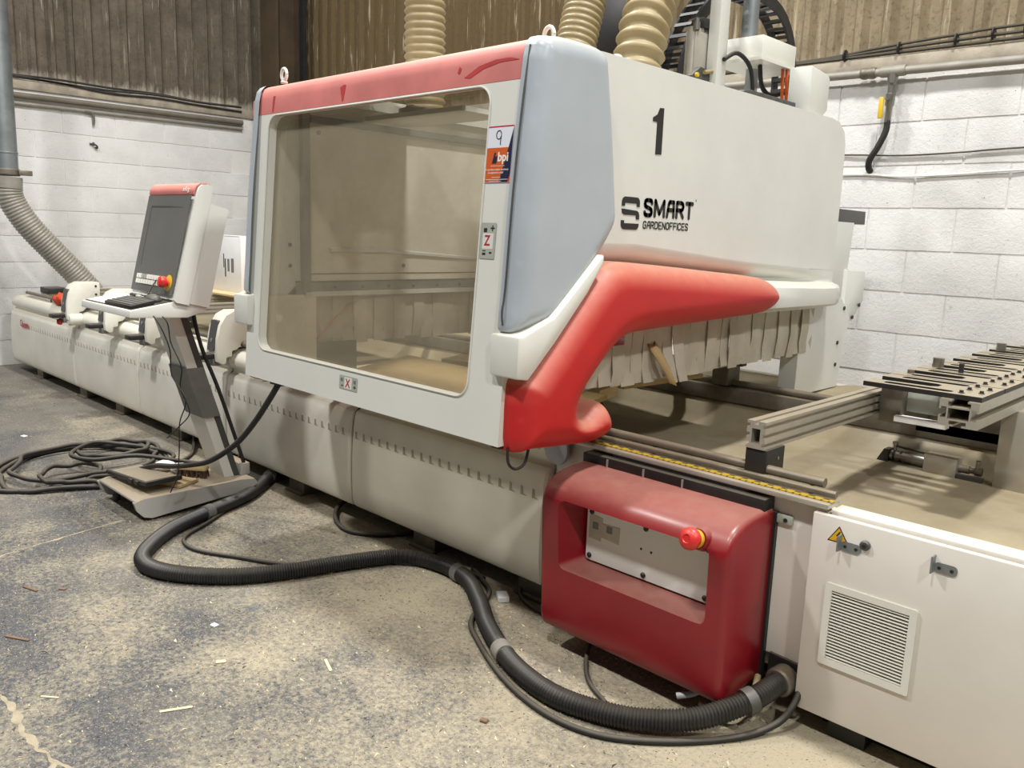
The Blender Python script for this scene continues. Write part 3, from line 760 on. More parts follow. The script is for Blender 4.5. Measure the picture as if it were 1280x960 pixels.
# ------------------------------------------------------------------ cross beams of the work area
def extrusion_outline(x0, x1, z0, z1, g=0.010, nz=3):
    """T-slot profile outline: slots on both sides and on top"""
    pts = []
    w = x1-x0; h = z1-z0; step = h/nz; xm = (x0+x1)/2
    pts += [(x0, z0), (x1, z0)]
    for i in range(nz):
        zc = z0+step*(i+0.5)
        pts += [(x1, zc-step*0.20), (x1-g, zc-step*0.20), (x1-g, zc+step*0.20), (x1, zc+step*0.20)]
    pts += [(x1, z1), (xm+w*0.10, z1), (xm+w*0.10, z1-g), (xm-w*0.10, z1-g), (xm-w*0.10, z1), (x0, z1)]
    for i in reversed(range(nz)):
        zc = z0+step*(i+0.5)
        pts += [(x0, zc+step*0.20), (x0+g, zc+step*0.20), (x0+g, zc-step*0.20), (x0, zc-step*0.20)]
    return pts
def support_beam(x, y0, y1, label, z0=0.742, z1=0.822, w=0.058):
    t = thing('support_beam', label, 'beam', (x, y0, 0.655), 'cross beams over the bed')
    o = extrusion_outline(x-w/2, x+w/2, z0, z1)
    prism('profile', o, 'Y', y0, y1, 'aluminium', t, holes=[[(x-w*0.22, z0+0.016), (x+w*0.22, z0+0.016), (x+w*0.22, z1-0.022), (x-w*0.22, z1-0.022)]], sharp=30)
    bl = box('carriage_block', (x-0.030, y0+0.005, 0.668), (x+0.036, y0+0.115, z0-0.0005), 'black_plastic', t, 0.003)
    lathe('block_screw', [(0.005, 0), (0.005, 0.002)], (x+0.0365, y0+0.075, 0.71), (1, 0, 0), 'steel', bl, 8)
    box('rear_block', (x-0.04, y1-0.13, 0.655), (x+0.045, y1-0.02, z0-0.0005), 'steel_dusty', t, 0.004)
    box('end_stop', (x-0.035, y1, z0-0.01), (x+0.04, y1+0.05, z1+0.012), 'steel_dusty', t, 0.004)
    return t
support_beam(-1.098, 2.128, 3.56, 'bare aluminium cross beam with an open end beside the red control box')
support_beam(-1.98, 2.22, 3.56, 'aluminium cross beam under the hanging brush curtain of the gantry')

# clamps with white housings at the front ends of the left beams
def clamp(x, y, label, beam_label, lever=0.0):
    support_beam(x+0.02, y+0.20, 3.56, beam_label, 0.742, 0.815)
    t = thing('front_clamp', label, 'clamp', (x, y, 0.58), 'white clamps along the bed front')
    P = [(0.235, 0.862), (0.10, 0.864), (0.055, 0.842), (0.022, 0.79), (0.006, 0.72), (0.0, 0.645), (0.004, 0.600), (0.030, 0.582), (0.052, 0.588), (0.054, 0.618), (0.085, 0.622), (0.087, 0.652), (0.115, 0.657), (0.145, 0.690), (0.19, 0.705), (0.195, 0.745), (0.235, 0.75)]
    h = prism('housing', [(y+a, z) for a, z in P], 'X', x-0.062, x+0.062, 'cover_white', t, bevel=0.007, seg=2)
    fp = prism('front_plate', rrect(x-0.036, 0.655, x+0.036, 0.815, 0.008, 3), 'Y', y+0.05, y-0.004+0.004, 'dark_grey', t)
    # tilt the plate with the curved front
    for v in fp.data.vertices:
        zz = v.co.z+ORG[t.name].z; v.co.y += 0.030*max(0, (zz-0.66)/0.16)**1.6-0.007
    lathe('plate_screw', [(0.011, 0), (0.011, 0.005)], (x, y+0.004, 0.71), (0, -1, 0.15), 'steel', t, 12)
    lv = box('lever', (x-0.052, y-0.085, 0.612), (x+0.030, y+0.05, 0.640), 'black_plastic', t, 0.006)
    box('lever_boss', (x-0.03, y-0.01, 0.575), (x+0.03, y+0.05, 0.614), 'tape_grey', t, 0.005)
    for z in (0.835, 0.775): lathe('bolt', [(0.008, 0), (0.008, 0.003)], (x+0.062, y+0.205, z), (1, 0, 0), 'black_plastic', t, 8)
    return t
clamp(-6.44, 2.00, 'white quarter-round clamp housing beside the orange cloth', 'aluminium cross beam behind the clamp beside the orange cloth')
clamp(-5.72, 2.00, 'white quarter-round clamp housing half behind the sheet of paper on the shelf', 'aluminium cross beam leading to the clamp behind the paper')
clamp(-5.06, 2.00, 'white quarter-round clamp housing hanging below the keyboard shelf', 'aluminium cross beam hidden behind the keyboard shelf')
clamp(-4.16, 2.00, 'white quarter-round clamp housing between the console leg and the gantry hood', 'aluminium cross beam between the console leg and the gantry hood')
kb = thing('push_knob', 'small red push knob on a white boss at the bed front', 'knob', (-6.62, 2.0, 0.56))
lathe('boss', [(0.045, 0), (0.045, 0.08), (0.035, 0.09)], (-6.40, 2.10, 0.60), (0.1, -1, 0), 'cover_white', kb, 18)
lathe('stem', [(0.012, 0), (0.012, 0.07)], (-6.45, 2.05, 0.585), (-0.5, -1, -0.1), 'steel', kb, 10)
lathe('red_cap', [(0.022, 0), (0.026, 0.01), (0.018, 0.03)], (-6.475, 1.995, 0.580), (-0.5, -1, -0.1), 'red_button', kb, 14)

# ------------------------------------------------------------------ clamping table with finger plates
tb = thing('clamping_table', 'big slotted aluminium profile on a plate, near the cylinder', 'clamping table', (-0.77, 2.83, 0.6))
def big_profile(x0, x1, z0, z1):
    w = x1-x0; h = z1-z0; xc = (x0+x1)/2; zc = (z0+z1)/2; t = 0.006; s = 0.013; d = 0.022; q = 0.020
    def side(): return [(-w/2, None)]
    P = []
    # top, from left to right, two T slots become one wide T slot
    P += [(x0, z1), (xc-s-0.010, z1), (xc-s-0.010, z1-t), (xc-s-q, z1-t), (xc-s-q, z1-d), (xc+s+q, z1-d), (xc+s+q, z1-t), (xc+s+0.010, z1-t), (xc+s+0.010, z1), (x1, z1)]
    P += [(x1, zc+0.010), (x1-t, zc+0.010), (x1-t, zc+0.018), (x1-d, zc+0.018), (x1-d, zc-0.018), (x1-t, zc-0.018), (x1-t, zc-0.010), (x1, zc-0.010), (x1, z0)]
    P += [(xc+s, z0), (xc+s, z0+t), (xc+s+0.012, z0+t), (xc+s+0.012, z0+d-0.004), (xc-s-0.012, z0+d-0.004), (xc-s-0.012, z0+t), (xc-s, z0+t), (xc-s, z0), (x0, z0)]
    P += [(x0, zc-0.010), (x0+t, zc-0.010), (x0+t, zc-0.018), (x0+d, zc-0.018), (x0+d, zc+0.018), (x0+t, zc+0.018), (x0+t, zc+0.010), (x0, zc+0.010)]
    H = [(x0+d+0.005, z0+d+0.001), (x1-d-0.005, z0+d+0.001), (x1-d-0.005, z1-d-0.005), (x0+d+0.005, z1-d-0.005)]
    return P, H
P, H = big_profile(-0.832, -0.716, 0.768, 0.853)
prism('profile', P, 'Y', 2.81, 4.62, 'aluminium', tb, holes=[H], sharp=30)
box('support_plate', (-0.765, 3.29, 0.478), (-0.60, 3.32, 0.768), 'aluminium', tb, 0.002)
box('base_block', (-1.10, 3.44, 0.60), (-0.70, 3.56, 0.70), 'steel_dusty', tb, 0.006)
box('guide_bracket', (-1.06, 2.93, 0.72), (-0.985, 3.02, 0.853), 'steel_dusty', tb, 0.005)
box('clear_guard', (-0.98, 2.96, 0.765), (-0.85, 2.965, 0.853), 'grey_sticker', tb, 0.002)
box('paper_strip', (-1.0, 2.91, 0.733), (-0.835, 2.95, 0.752), 'paper', tb)
fm = None
for i in range(7):
    y = 2.83+i*0.256
    if fm is None:
        # a pair of fingers: two long bars joined at the bolt end, slot between them
        out = [(-1.085, 0.0), (-0.718, 0.0), (-0.718, 0.248), (-1.085, 0.248), (-1.085, 0.168), (-0.90, 0.160), (-0.88, 0.145), (-0.88, 0.103), (-0.90, 0.088), (-1.085, 0.080)]
        sl1 = rrect(-1.03, 0.022, -0.815, 0.060, 0.016, 3); sl2 = rrect(-1.03, 0.190, -0.815, 0.228, 0.016, 3)
        bm = bmesh.new(); add_prism(bm, [(a+0.768, b_) for a, b_ in out], 'Z', 0.0, 0.016, [[(a+0.768, b_) for a, b_ in sl1], [(a+0.768, b_) for a, b_ in sl2]])
        bmesh.ops.recalc_face_normals(bm, faces=bm.faces[:])
        fm = bpy.data.meshes.new('finger_plate'); bm.to_mesh(fm); bm.free()
        fm.materials.append(MATS['aluminium']); fm.materials.append(MATS['black_plastic'])
        for pz in fm.polygons:
            if abs(pz.normal.z) < 0.5: pz.material_index = 1
        bm = bmesh.new(); add_lathe(bm, [(0.010, 0), (0.010, 0.0015), (0.0065, 0.002), (0.0065, 0.009)], (0, 0, 0), (0, 0, 1), 8)
        bmesh.ops.recalc_face_normals(bm, faces=bm.faces[:])
        sm = bpy.data.meshes.new('bolt'); bm.to_mesh(sm); bm.free(); sm.materials.append(MATS['black_plastic'])
    f = bpy.data.objects.new('finger_plate', fm); COL.objects.link(f); f.parent = tb
    f.location = Vector((-0.768, y, 0.8535))-ORG[tb.name]
    for dx, dy in ((-0.022, 0.04), (-0.022, 0.124), (-0.022, 0.21), (0.026, 0.08), (0.026, 0.17)):
        s_ = bpy.data.objects.new('bolt', sm); COL.objects.link(s_); s_.parent = f; s_.location = (dx, dy, 0.016)
for x, y, r, h, m in ((-1.035, 3.42, 0.020, 0.036, 'steel'), (-1.03, 4.25, 0.020, 0.036, 'steel'), (-0.93, 3.34, 0.009, 0.034, 'black_plastic'), (-1.045, 3.16, 0.012, 0.012, 'steel_dusty')):
    lathe('stop_pin', [(r, 0), (r, h), (r*0.6, h+0.001)], (x, y, 0.8695), (0, 0, 1), m, tb, 16)

cy = thing('pneumatic_cylinder', 'small pneumatic cylinder with a square grey mounting block lying on the dusty tray', 'cylinder', (-0.85, 2.85, 0.6))
lathe('barrel', [(0.016, 0), (0.018, 0.004), (0.018, 0.12), (0.016, 0.124)], (-0.975, 2.845, 0.632), (1, -0.02, 0), 'steel', cy, 18)
for h0 in (0.012, 0.034): lathe('black_band', [(0.0186, 0), (0.0186, 0.008)], (-0.975+h0, 2.845, 0.632), (1, -0.02, 0), 'black_plastic', cy, 18)
prism('rubber_cup', [(-1.015, 0.602), (-0.975, 0.608), (-0.972, 0.652), (-0.990, 0.652)], 'Y', 2.825, 2.865, 'black_plastic', cy)
lathe('fitting', [(0.006, 0), (0.006, 0.02), (0.009, 0.021), (0.009, 0.03)], (-0.962, 2.845, 0.648), (0, 0, 1), 'steel', cy, 10)
tube('air_tube', [(-0.955, 2.845, 0.664), (-0.90, 2.85, 0.660), (-0.84, 2.85, 0.656)], 0.004, 'black_rubber', cy, 6)
box('mounting_block', (-0.855, 2.80, 0.597), (-0.757, 2.862, 0.668), 'aluminium', cy, 0.002)
lathe('rod_joint', [(0.013, 0), (0.013, 0.03), (0.009, 0.031), (0.009, 0.045), (0.013, 0.046), (0.013, 0.066)], (-0.757, 2.835, 0.634), (1, 0.02, 0), 'steel_dusty', cy, 14)
lathe('fitting', [(0.006, 0), (0.006, 0.026), (0.008, 0.027)], (-0.705, 2.835, 0.642), (0, 0, 1), 'steel', cy, 10)
box('lower_bracket', (-0.756, 2.80, 0.600), (-0.68, 2.82, 0.622), 'dark_grey', cy, 0.002)

K_ = 1.18
for o in [cy]+list(cy.children): 
    pass
cy.location = (-0.85*K_, 2.85*K_, 1.32+(0.6-1.32)*K_); cy.scale = (K_, K_, K_)

# ================================================================== THE GANTRY HOOD
hd = thing('gantry_hood', 'large white gantry hood with tinted window, red top band and red bumpers', 'gantry hood', (-2.406, 2.7, 0.70))
XM = -4.812                                   # mirror plane sum: x' = XM - x
TILT = 0.0743
UP = Vector((0, TILT, 1)).normalized()
def FY(z): return 1.66+(z-0.706)*TILT         # the leaning front plane
def on_front(bm):
    for v in bm.verts: v.co.y += FY(v.co.z)
# front frame with window opening (outline in X,z; Y comes from the lean)
win = rrect(-3.062, 0.824, -1.808, 1.737, 0.055, 6)
outer = [(-3.155, 0.704), (-1.661, 0.704), (-1.672, 1.30), (-1.681, 1.744), (-3.183, 1.744), (-3.168, 1.30)]
bm = bmesh.new(); add_prism(bm, outer, 'Y', 0.0, 0.035, [win]); on_front(bm)
from_bm('front_frame', bm, 'frame_white', hd, sharp=30)
bm = bmesh.new()
for o_, a_ in ((win, 0.004),):
    pts = [Vector((x, 0, z)) for x, z in o_]
    P = [Vector((p.x, FY(p.z)-0.001, p.z)) for p in pts]; P.append(P[0])
    add_tube(bm, P, 0.0035, 6, False)
from_bm('window_edge', bm, 'frame_white', hd, smooth=True)
bm = bmesh.new(); add_prism(bm, rrect(-3.075, 0.812, -1.795, 1.748, 0.06, 6), 'Y', 0.036, 0.041); on_front(bm)
from_bm('window_pane', bm, 'tinted_window', hd)
# red top band: rounds back over the top edge
bm = bmesh.new(); rings = []
prof = [(0.0, 1.744), (0.0, 1.80), (0.002, 1.825), (0.010, 1.842), (0.025, 1.853), (0.06, 1.860), (0.16, 1.862)]
for x, dz in ((-3.186, -0.0), (-3.180, 0.0), (-1.668, 0.0), (-1.664, 0.0)):
    pass
for x, dz, dy in ((-3.190, -0.022, 0.03), (-3.184, -0.010, 0.010), (-3.150, 0.0, 0.0), (-1.70, 0.0, 0.0), (-1.668, 0.0, 0.0), (-1.664, -0.002, 0.004)):
    rings.append([bm.verts.new((x if z < 1.80 else x+(0.012 if x < -2 else 0.012)*min(1, (z-1.8)/0.05), FY(z)+a-0.001+dy*(z > 1.81), z+dz*(z > 1.81))) for a, z in prof])
for a, b_ in zip(rings, rings[1:]):
    for i in range(len(prof)-1): bm.faces.new((a[i], a[i+1], b_[i+1], b_[i]))
ex = bmesh.ops.extrude_face_region(bm, geom=bm.faces[:])
for v in ex['geom']:
    if isinstance(v, bmesh.types.BMVert): v.co += Vector((0, 0.012, -0.010))
from_bm('top_band', bm, 'red_band', hd, sharp=50)
# streaks wiped through the dust of the band
def band_patch(pts, nm='wiped_streak'):
    bm = bmesh.new(); add_prism(bm, pts, 'Y', -0.0020, -0.0012); on_front(bm); from_bm(nm, bm, 'red_wiped', hd)
band_patch([(-1.93, 1.768), (-1.905, 1.764), (-1.85, 1.785), (-1.78, 1.797), (-1.705, 1.797), (-1.74, 1.806), (-1.80, 1.806), (-1.87, 1.795)])
band_patch([(-1.962, 1.785), (-1.952, 1.780), (-1.945, 1.796), (-1.955, 1.803)])
band_patch([(-2.565, 1.752), (-2.558, 1.752), (-2.545, 1.805), (-2.556, 1.808), (-2.58, 1.800)])
band_patch([(-3.04, 1.75), (-3.03, 1.75), (-3.02, 1.808), (-3.035, 1.808)])
# roof strip behind the band, unseen gantry beam inside, widened to shade the bed
box('roof', (-3.12, 1.80, 1.838), (-1.70, 2.20, 1.856), 'machine_white', hd, 0.004)
box('gantry_beam', (-2.42, 2.36, 1.40), (-1.74, 3.78, 1.84), 'machine_white', hd, 0.01)
box('rear_panel', (-3.09, 3.72, 1.05), (-1.72, 3.76, 1.85), 'inner_beige', hd)

GREY = [(1.742, 1.838), (1.80, 1.862), (1.87, 1.868), (1.95, 1.868), (2.005, 1.862), (2.034, 1.842), (2.048, 1.794), (2.085, 1.60), (2.112, 1.42), (2.116, 1.365), (2.095, 1.325), (2.053, 1.274), (1.946, 1.164), (1.862, 1.084), (1.82, 1.062), (1.774, 1.050), (1.70, 1.038), (1.672, 1.044), (1.668, 1.075), (1.676, 1.168), (1.694, 1.432), (1.72, 1.68)]
BUMP = [(1.688, 0.690), (1.682, 0.78), (1.690, 0.890), (1.717, 0.919), (1.841, 1.042), (1.957, 1.158), (2.044, 1.225), (2.10, 1.240), (2.153, 1.242), (2.35, 1.231), (2.55, 1.218), (2.75, 1.204), (2.948, 1.191), (3.09, 1.175), (3.160, 1.150), (3.186, 1.115), (3.180, 1.070), (3.102, 1.038), (2.95, 1.032), (2.795, 1.027), (2.475, 1.017), (2.26, 1.010), (2.18, 1.000), (2.12, 0.974), (2.058, 0.927), (1.984, 0.858), (1.952, 0.815), (1.946, 0.785), (1.960, 0.766), (1.995, 0.764), (2.030, 0.790), (2.075, 0.798), (2.105, 0.775), (2.124, 0.742), (2.123, 0.702), (2.09, 0.676), (2.03, 0.668), (1.959, 0.671), (1.85, 0.680), (1.75, 0.688)]
LOW = [(1.652, 0.915), (1.70, 0.908), (1.81, 1.010), (1.945, 1.148), (2.015, 1.237), (2.018, 1.268), (1.80, 1.082), (1.673, 1.036), (1.652, 1.036)]
SIDE = [(1.72, 0.93), (1.84, 1.05), (1.98, 1.18), (2.02, 1.29), (2.10, 1.298), (2.30, 1.298), (3.0, 1.243), (3.60, 1.210), (3.80, 1.206), (3.866, 1.206), (3.868, 1.60), (3.860, 1.77), (3.835, 1.825), (3.78, 1.858), (3.70, 1.868), (3.0, 1.871), (2.08, 1.871), (1.80, 1.858), (1.768, 1.845)]
def mir(x, s): return x if s else XM-x
def mprism(name, pts, x0, x1, s, mat, parent, bevel=0.0):
    return prism(name, pts, 'X', mir(x0, s), mir(x1, s), mat, parent, bevel=bevel)
for s in (True, False):
    mprism('side_panel', SIDE, -1.72, -1.680, s, 'machine_white' if s else 'machine_white', hd)
    gs = [(p.x, p.y) for p in spline([(a, b_, 0) for a, b_ in GREY], 3, True)]
    pillow('grey_side_panel', gs, -1.685, -1.605, 0.055, 'grey_panel', hd, mirror=None if s else XM)
    bs = [(p.x, p.y) for p in spline([(a, b_, 0) for a, b_ in BUMP], 2, True)]
    pillow('bumper', bs, -1.72, -1.562, 0.085, 'red_plastic', hd, mirror=None if s else XM)
    mprism('lower_lip', LOW, -1.70, -1.585, s, 'frame_white', hd, 0.008)
    # flare that carries the bumper
    bm = bmesh.new(); rings = []
    # the panel curls inwards to a groove above the bumper, then steps out to carry it
    FP = [(-1.680, 1.300, 0), (-1.681, 1.288, 0), (-1.690, 1.268, 1), (-1.706, 1.250, 1), (-1.726, 1.236, 1), (-1.744, 1.226, 1), (-1.744, 1.214, 1), (-1.70, 1.206, 1), (-1.650, 1.202, 0), (-1.618, 1.192, 0), (-1.602, 1.172, 0), (-1.598, 1.11, 0), (-1.602, 1.062, 0), (-1.618, 1.046, 0), (-1.72, 1.040, 0)]
    for y, k, dz, gk in ((2.02, 1.0, 0.0, 1), (2.3, 1.0, 0.0, 1), (3.0, 1.0, -0.055, 0.9), (3.40, 1.0, -0.075, 0.55), (3.62, 1.0, -0.088, 0.25), (3.74, 0.95, -0.09, 0.1), (3.83, 0.72, -0.09, 0), (3.862, 0.35, -0.09, 0), (3.868, 0.0, -0.09, 0)):
        rings.append([bm.verts.new((mir(-1.68+((x+1.68)*(gk if g_ else 1))*(k if x > -1.69 else 1), s), y, z+(dz*(z-1.04)/0.25))) for x, z, g_ in FP])
    for a, b_ in zip(rings, rings[1:]):
        for i in range(len(FP)-1): bm.faces.new((a[i], a[i+1], b_[i+1], b_[i]))
    from_bm('side_flare', bm, 'machine_white', hd, sharp=40)
    # brush curtain: rail and hanging strips, one by one
    rl = box('brush_rail', (min(mir(-1.735, s), mir(-1.725, s)), 1.86, 1.035), (max(mir(-1.735, s), mir(-1.725, s)), 3.76, 1.085), 'galvanised', hd)
    box('brush_rail', (min(mir(-1.74, s), mir(-1.70, s)), 1.90, 1.025), (max(mir(-1.74, s), mir(-1.70, s)), 3.76, 1.045), 'machine_white', hd)
    rnd = random.Random(11 if s else 12); y = 1.93; i = 0
    while y < 3.74:
        w = rnd.uniform(0.052, 0.066); c = rnd.uniform(-0.008, 0.008); b0 = 0.815+rnd.uniform(-0.008, 0.006); c2 = rnd.uniform(-0.004, 0.004)
        curl = 0.0
        if s and 2.50 < y < 2.60: curl = 0.055; b0 = 0.80
        bm = bmesh.new(); cols = []
        xb = -1.712+0.004*(i % 2)
        for k in range(5):
            t = k/4; z = 1.028+(b0-1.028)*t
            bow = c*math.sin(t*math.pi*0.9)+0.012*t*t*rnd.uniform(-1, 1)+curl*t*t
            cols.append([bm.verts.new((mir(xb+bow, s), y+c2*t, z)), bm.verts.new((mir(xb+bow+0.003*math.sin(i), s), y+w*0.5+c2*t, z)), bm.verts.new((mir(xb+bow, s), y+w+0.012+c2*t-curl*0.3*t, z))])
        for a, b_ in zip(cols, cols[1:]):
            for q in (0, 1): bm.faces.new((a[q], a[q+1], b_[q+1], b_[q]))
        ex = bmesh.ops.extrude_face_region(bm, geom=bm.faces[:])
        for v in ex['geom']:
            if isinstance(v, bmesh.types.BMVert): v.co.x += -0.0025
        from_bm('brush_strip', bm, 'brush_strip', hd, sharp=40)
        y += w; i += 1
# torn curl of strip hanging out of the curtain
bm = bmesh.new()
cc = [(-1.690, 2.47, 0.94), (-1.655, 2.485, 0.885), (-1.63, 2.505, 0.835), (-1.625, 2.525, 0.800)]
vv = []
for j, p_ in enumerate(cc):
    p_ = Vector(p_); w = 0.028-0.003*j
    vv.append([bm.verts.new(p_+Vector((-0.02, -w, 0.012))), bm.verts.new(p_), bm.verts.new(p_+Vector((-0.025, w, 0.02)))])
for a, b_ in zip(vv, vv[1:]):
    for q in (0, 1): bm.faces.new((a[q], a[q+1], b_[q+1], b_[q]))
ex = bmesh.ops.extrude_face_region(bm, geom=bm.faces[:])
for v in ex['geom']:
    if isinstance(v, bmesh.types.BMVert): v.co += Vector((-0.003, 0, -0.001))
from_bm('torn_strip', bm, 'plywood', hd, smooth=True)
# inside of the left wall: post, rails, bolts
box('inner_post', (-3.090, 1.885, 1.045), (-3.062, 1.918, 1.84), 'tape_grey', hd)
box('inner_rail', (-3.080, 1.92, 1.735), (-3.055, 3.70, 1.762), 'tape_grey', hd)
box('inner_rail', (-3.080, 1.92, 1.815), (-3.040, 3.70, 1.85), 'machine_white', hd)
box('inner_ledge', (-3.084, 1.92, 1.118), (-3.078, 3.70, 1.122), 'groove_dark', hd)
box('inner_ledge', (-3.090, 1.86, 1.085), (-3.074, 3.70, 1.090), 'groove_dark', hd)
for y, z, m in ((1.97, 1.70, 0.010), (2.42, 1.155, 0.009), (1.83, 1.155, 0.008), (1.83, 1.24, 0.008)):
    lathe('bolt_head', [(m, 0), (m, 0.004), (m*0.5, 0.006)], (-3.0795, y, z), (1, 0, 0), 'groove_dark', hd, 10)
for i in range(8):
    lathe('rail_screw', [(0.007, 0), (0.007, 0.004)], (-3.0765, 1.90+i*0.145, 1.062), (1, 0, 0), 'groove_dark', hd, 8)
gk_ = [(1.668, 1.06), (1.664, 1.10), (1.674, 1.168), (1.692, 1.432), (1.718, 1.68), (1.740, 1.83)]
tube('panel_seam', [(-1.664, a-0.002, b_) for a, b_ in gk_], 0.0028, 'dark_grey', hd, 6, 4)
# small carriage bracket under the curtain
prism('carriage_bracket', [(2.30, 0.742), (2.30, 0.66), (2.34, 0.60), (2.42, 0.60), (2.42, 0.64), (2.37, 0.742)], 'X', -1.90, -1.88, 'galvanised', hd)
tube('bracket_cable', [(-1.87, 2.37, 0.742), (-1.865, 2.41, 0.70), (-1.865, 2.43, 0.64), (-1.865, 2.40, 0.605), (-1.865, 2.34, 0.60)], 0.005, 'black_rubber', hd, 6)
lathe('bracket_knob', [(0.008, 0), (0.008, 0.05), (0.018, 0.052), (0.018, 0.085)], (-1.88, 2.22, 0.675), (0.35, 1, -0.15), 'black_plastic', hd, 12)
# rear column and housings
prism('rear_column', [(3.66, 0.615), (3.66, 1.06), (4.08, 1.06), (4.20, 0.96), (4.12, 0.615), (3.9, 0.615)], 'X', -1.80, -1.715, 'machine_white', hd)
prism('rear_column', [(3.66, 0.615), (3.66, 1.06), (4.08, 1.06), (4.20, 0.96), (4.12, 0.615), (3.9, 0.615)], 'X', -3.10, -3.02, 'machine_white', hd)
prism('rear_housing', [(3.80, 1.00), (3.80, 1.43), (4.20, 1.43), (4.15, 1.00)], 'X', -2.6, -1.74, 'machine_white', hd, bevel=0.004)
prism('rear_cap', [(3.86, 1.432), (3.86, 1.492), (4.335, 1.490), (4.340, 1.425), (3.88, 1.425)], 'X', -2.3, -1.745, 'dark_grey', hd, bevel=0.003)
prism('rear_bracket', [(4.13, 1.01), (4.13, 1.20), (4.35, 1.19), (4.36, 1.04), (4.24, 0.94), (4.12, 0.94)], 'X', -2.2, -1.72, 'machine_white', hd, bevel=0.004)
for y, z in ((4.14, 1.01), (4.32, 1.02), (4.25, 0.96), (4.10, 0.84), (4.10, 0.73)):
    lathe('bolt_head', [(0.010, 0), (0.010, 0.005)], (-1.7155, y-0.02, z), (1, 0, 0), 'black_plastic', hd, 10)
# lifting eyes
for x, y in ((-3.03, 1.785), (-1.745, 1.90)):
    bm = bmesh.new(); P = [Vector((x+0.019*math.cos(t), y, 1.895+0.022*math.sin(t))) for t in [2*math.pi*i/20 for i in range(21)]]
    add_tube(bm, P, 0.0065, 8, False); add_lathe(bm, [(0.014, 0), (0.014, 0.006), (0.008, 0.012)], (x, y, 1.862), (0, 0, 1), 12)
    from_bm('lifting_eye', bm, 'frame_white', hd, smooth=True)
# tail lamp under the bumper, hanging loop, cable clip
box('red_marker', (-1.715, 2.20, 0.955), (-1.700, 2.30, 0.985), 'red_paint', hd, 0.004)
tube('cable_loop', [(-1.645, 1.685, 0.705), (-1.645, 1.69, 0.655), (-1.642, 1.72, 0.632), (-1.64, 1.755, 0.645), (-1.64, 1.77, 0.69)], 0.0045, 'black_rubber', hd, 7)
box('clip', (-1.70, 1.672, 0.694), (-1.665, 1.70, 0.7035), 'black_plastic', hd, 0.002)
box('clip', (-2.98, 1.672, 0.690), (-2.90, 1.71, 0.7035), 'black_plastic', hd, 0.003)
box('inner_lining', (-3.088, 1.70, 0.68), (-3.074, 1.95, 1.034), 'inner_beige', hd)
box('inner_lining', (-3.088, 1.951, 0.66), (-3.078, 2.16, 0.825), 'conduit_dark', hd)
box('inner_lining', (-3.0915, 1.93, 1.09), (-3.080, 3.71, 1.84), 'inner_beige', hd)
# inner lining keeps the bumper zone closed from the inside
box('inner_lining', (-1.735, 1.80, 1.045), (-1.722, 3.70, 1.85), 'inner_beige', hd)

# ---- lettering on the side
MX = lambda y, z: frameM((-1.6795, y, z), (0, 1, 0), (0, 0, 1))
flat('numeral', [(2.352, 1.712), (2.352, 1.700), (2.377, 1.700), (2.377, 1.596), (2.412, 1.598), (2.412, 1.748), (2.388, 1.746), (2.376, 1.724)], frameM((-1.6795, 0, 0), (0, 1, 0), (0, 0, 1)), 'print_black', hd)
F0 = frameM((-1.6795, 0, 0), (0, 1, 0), (0, 0, 1))
def qarc(cx, cz, r, a0, a1, n=4): return [(cx+r*math.cos(math.radians(a0+(a1-a0)*i/n)), cz+r*math.sin(math.radians(a0+(a1-a0)*i/n))) for i in range(n+1)]
y0, y1 = 2.210, 2.308; r = 0.017; w = 0.017
top = [(y0, 1.420)]+qarc(y0+r, 1.450-r, r, 180, 90)+qarc(y1-r, 1.450-r, r, 90, 0)+[(y1, 1.420), (y1-w, 1.420), (y1-w, 1.430), (y0+w, 1.430), (y0+w, 1.420)]
midp = [(y0, 1.411), (y0+r*0.2, 1.398)]+[(y0+0.006, 1.396), (y0+0.014, 1.392)]+[(y1-w-0.002, 1.392), (y1-w, 1.379), (y1, 1.379)]+qarc(y1-r, 1.407-r, r, 0, 90)+[(y0+0.01, 1.411)]
bot = [(y0, 1.374)]+qarc(y0+r, 1.345+r, r, 180, 270)+qarc(y1-r, 1.345+r, r, 270, 360)+[(y1, 1.365), (y0+w, 1.365), (y0+w, 1.374)]
for q in (top, midp, bot): flat('logo_bar', q, F0, 'print_black', hd)
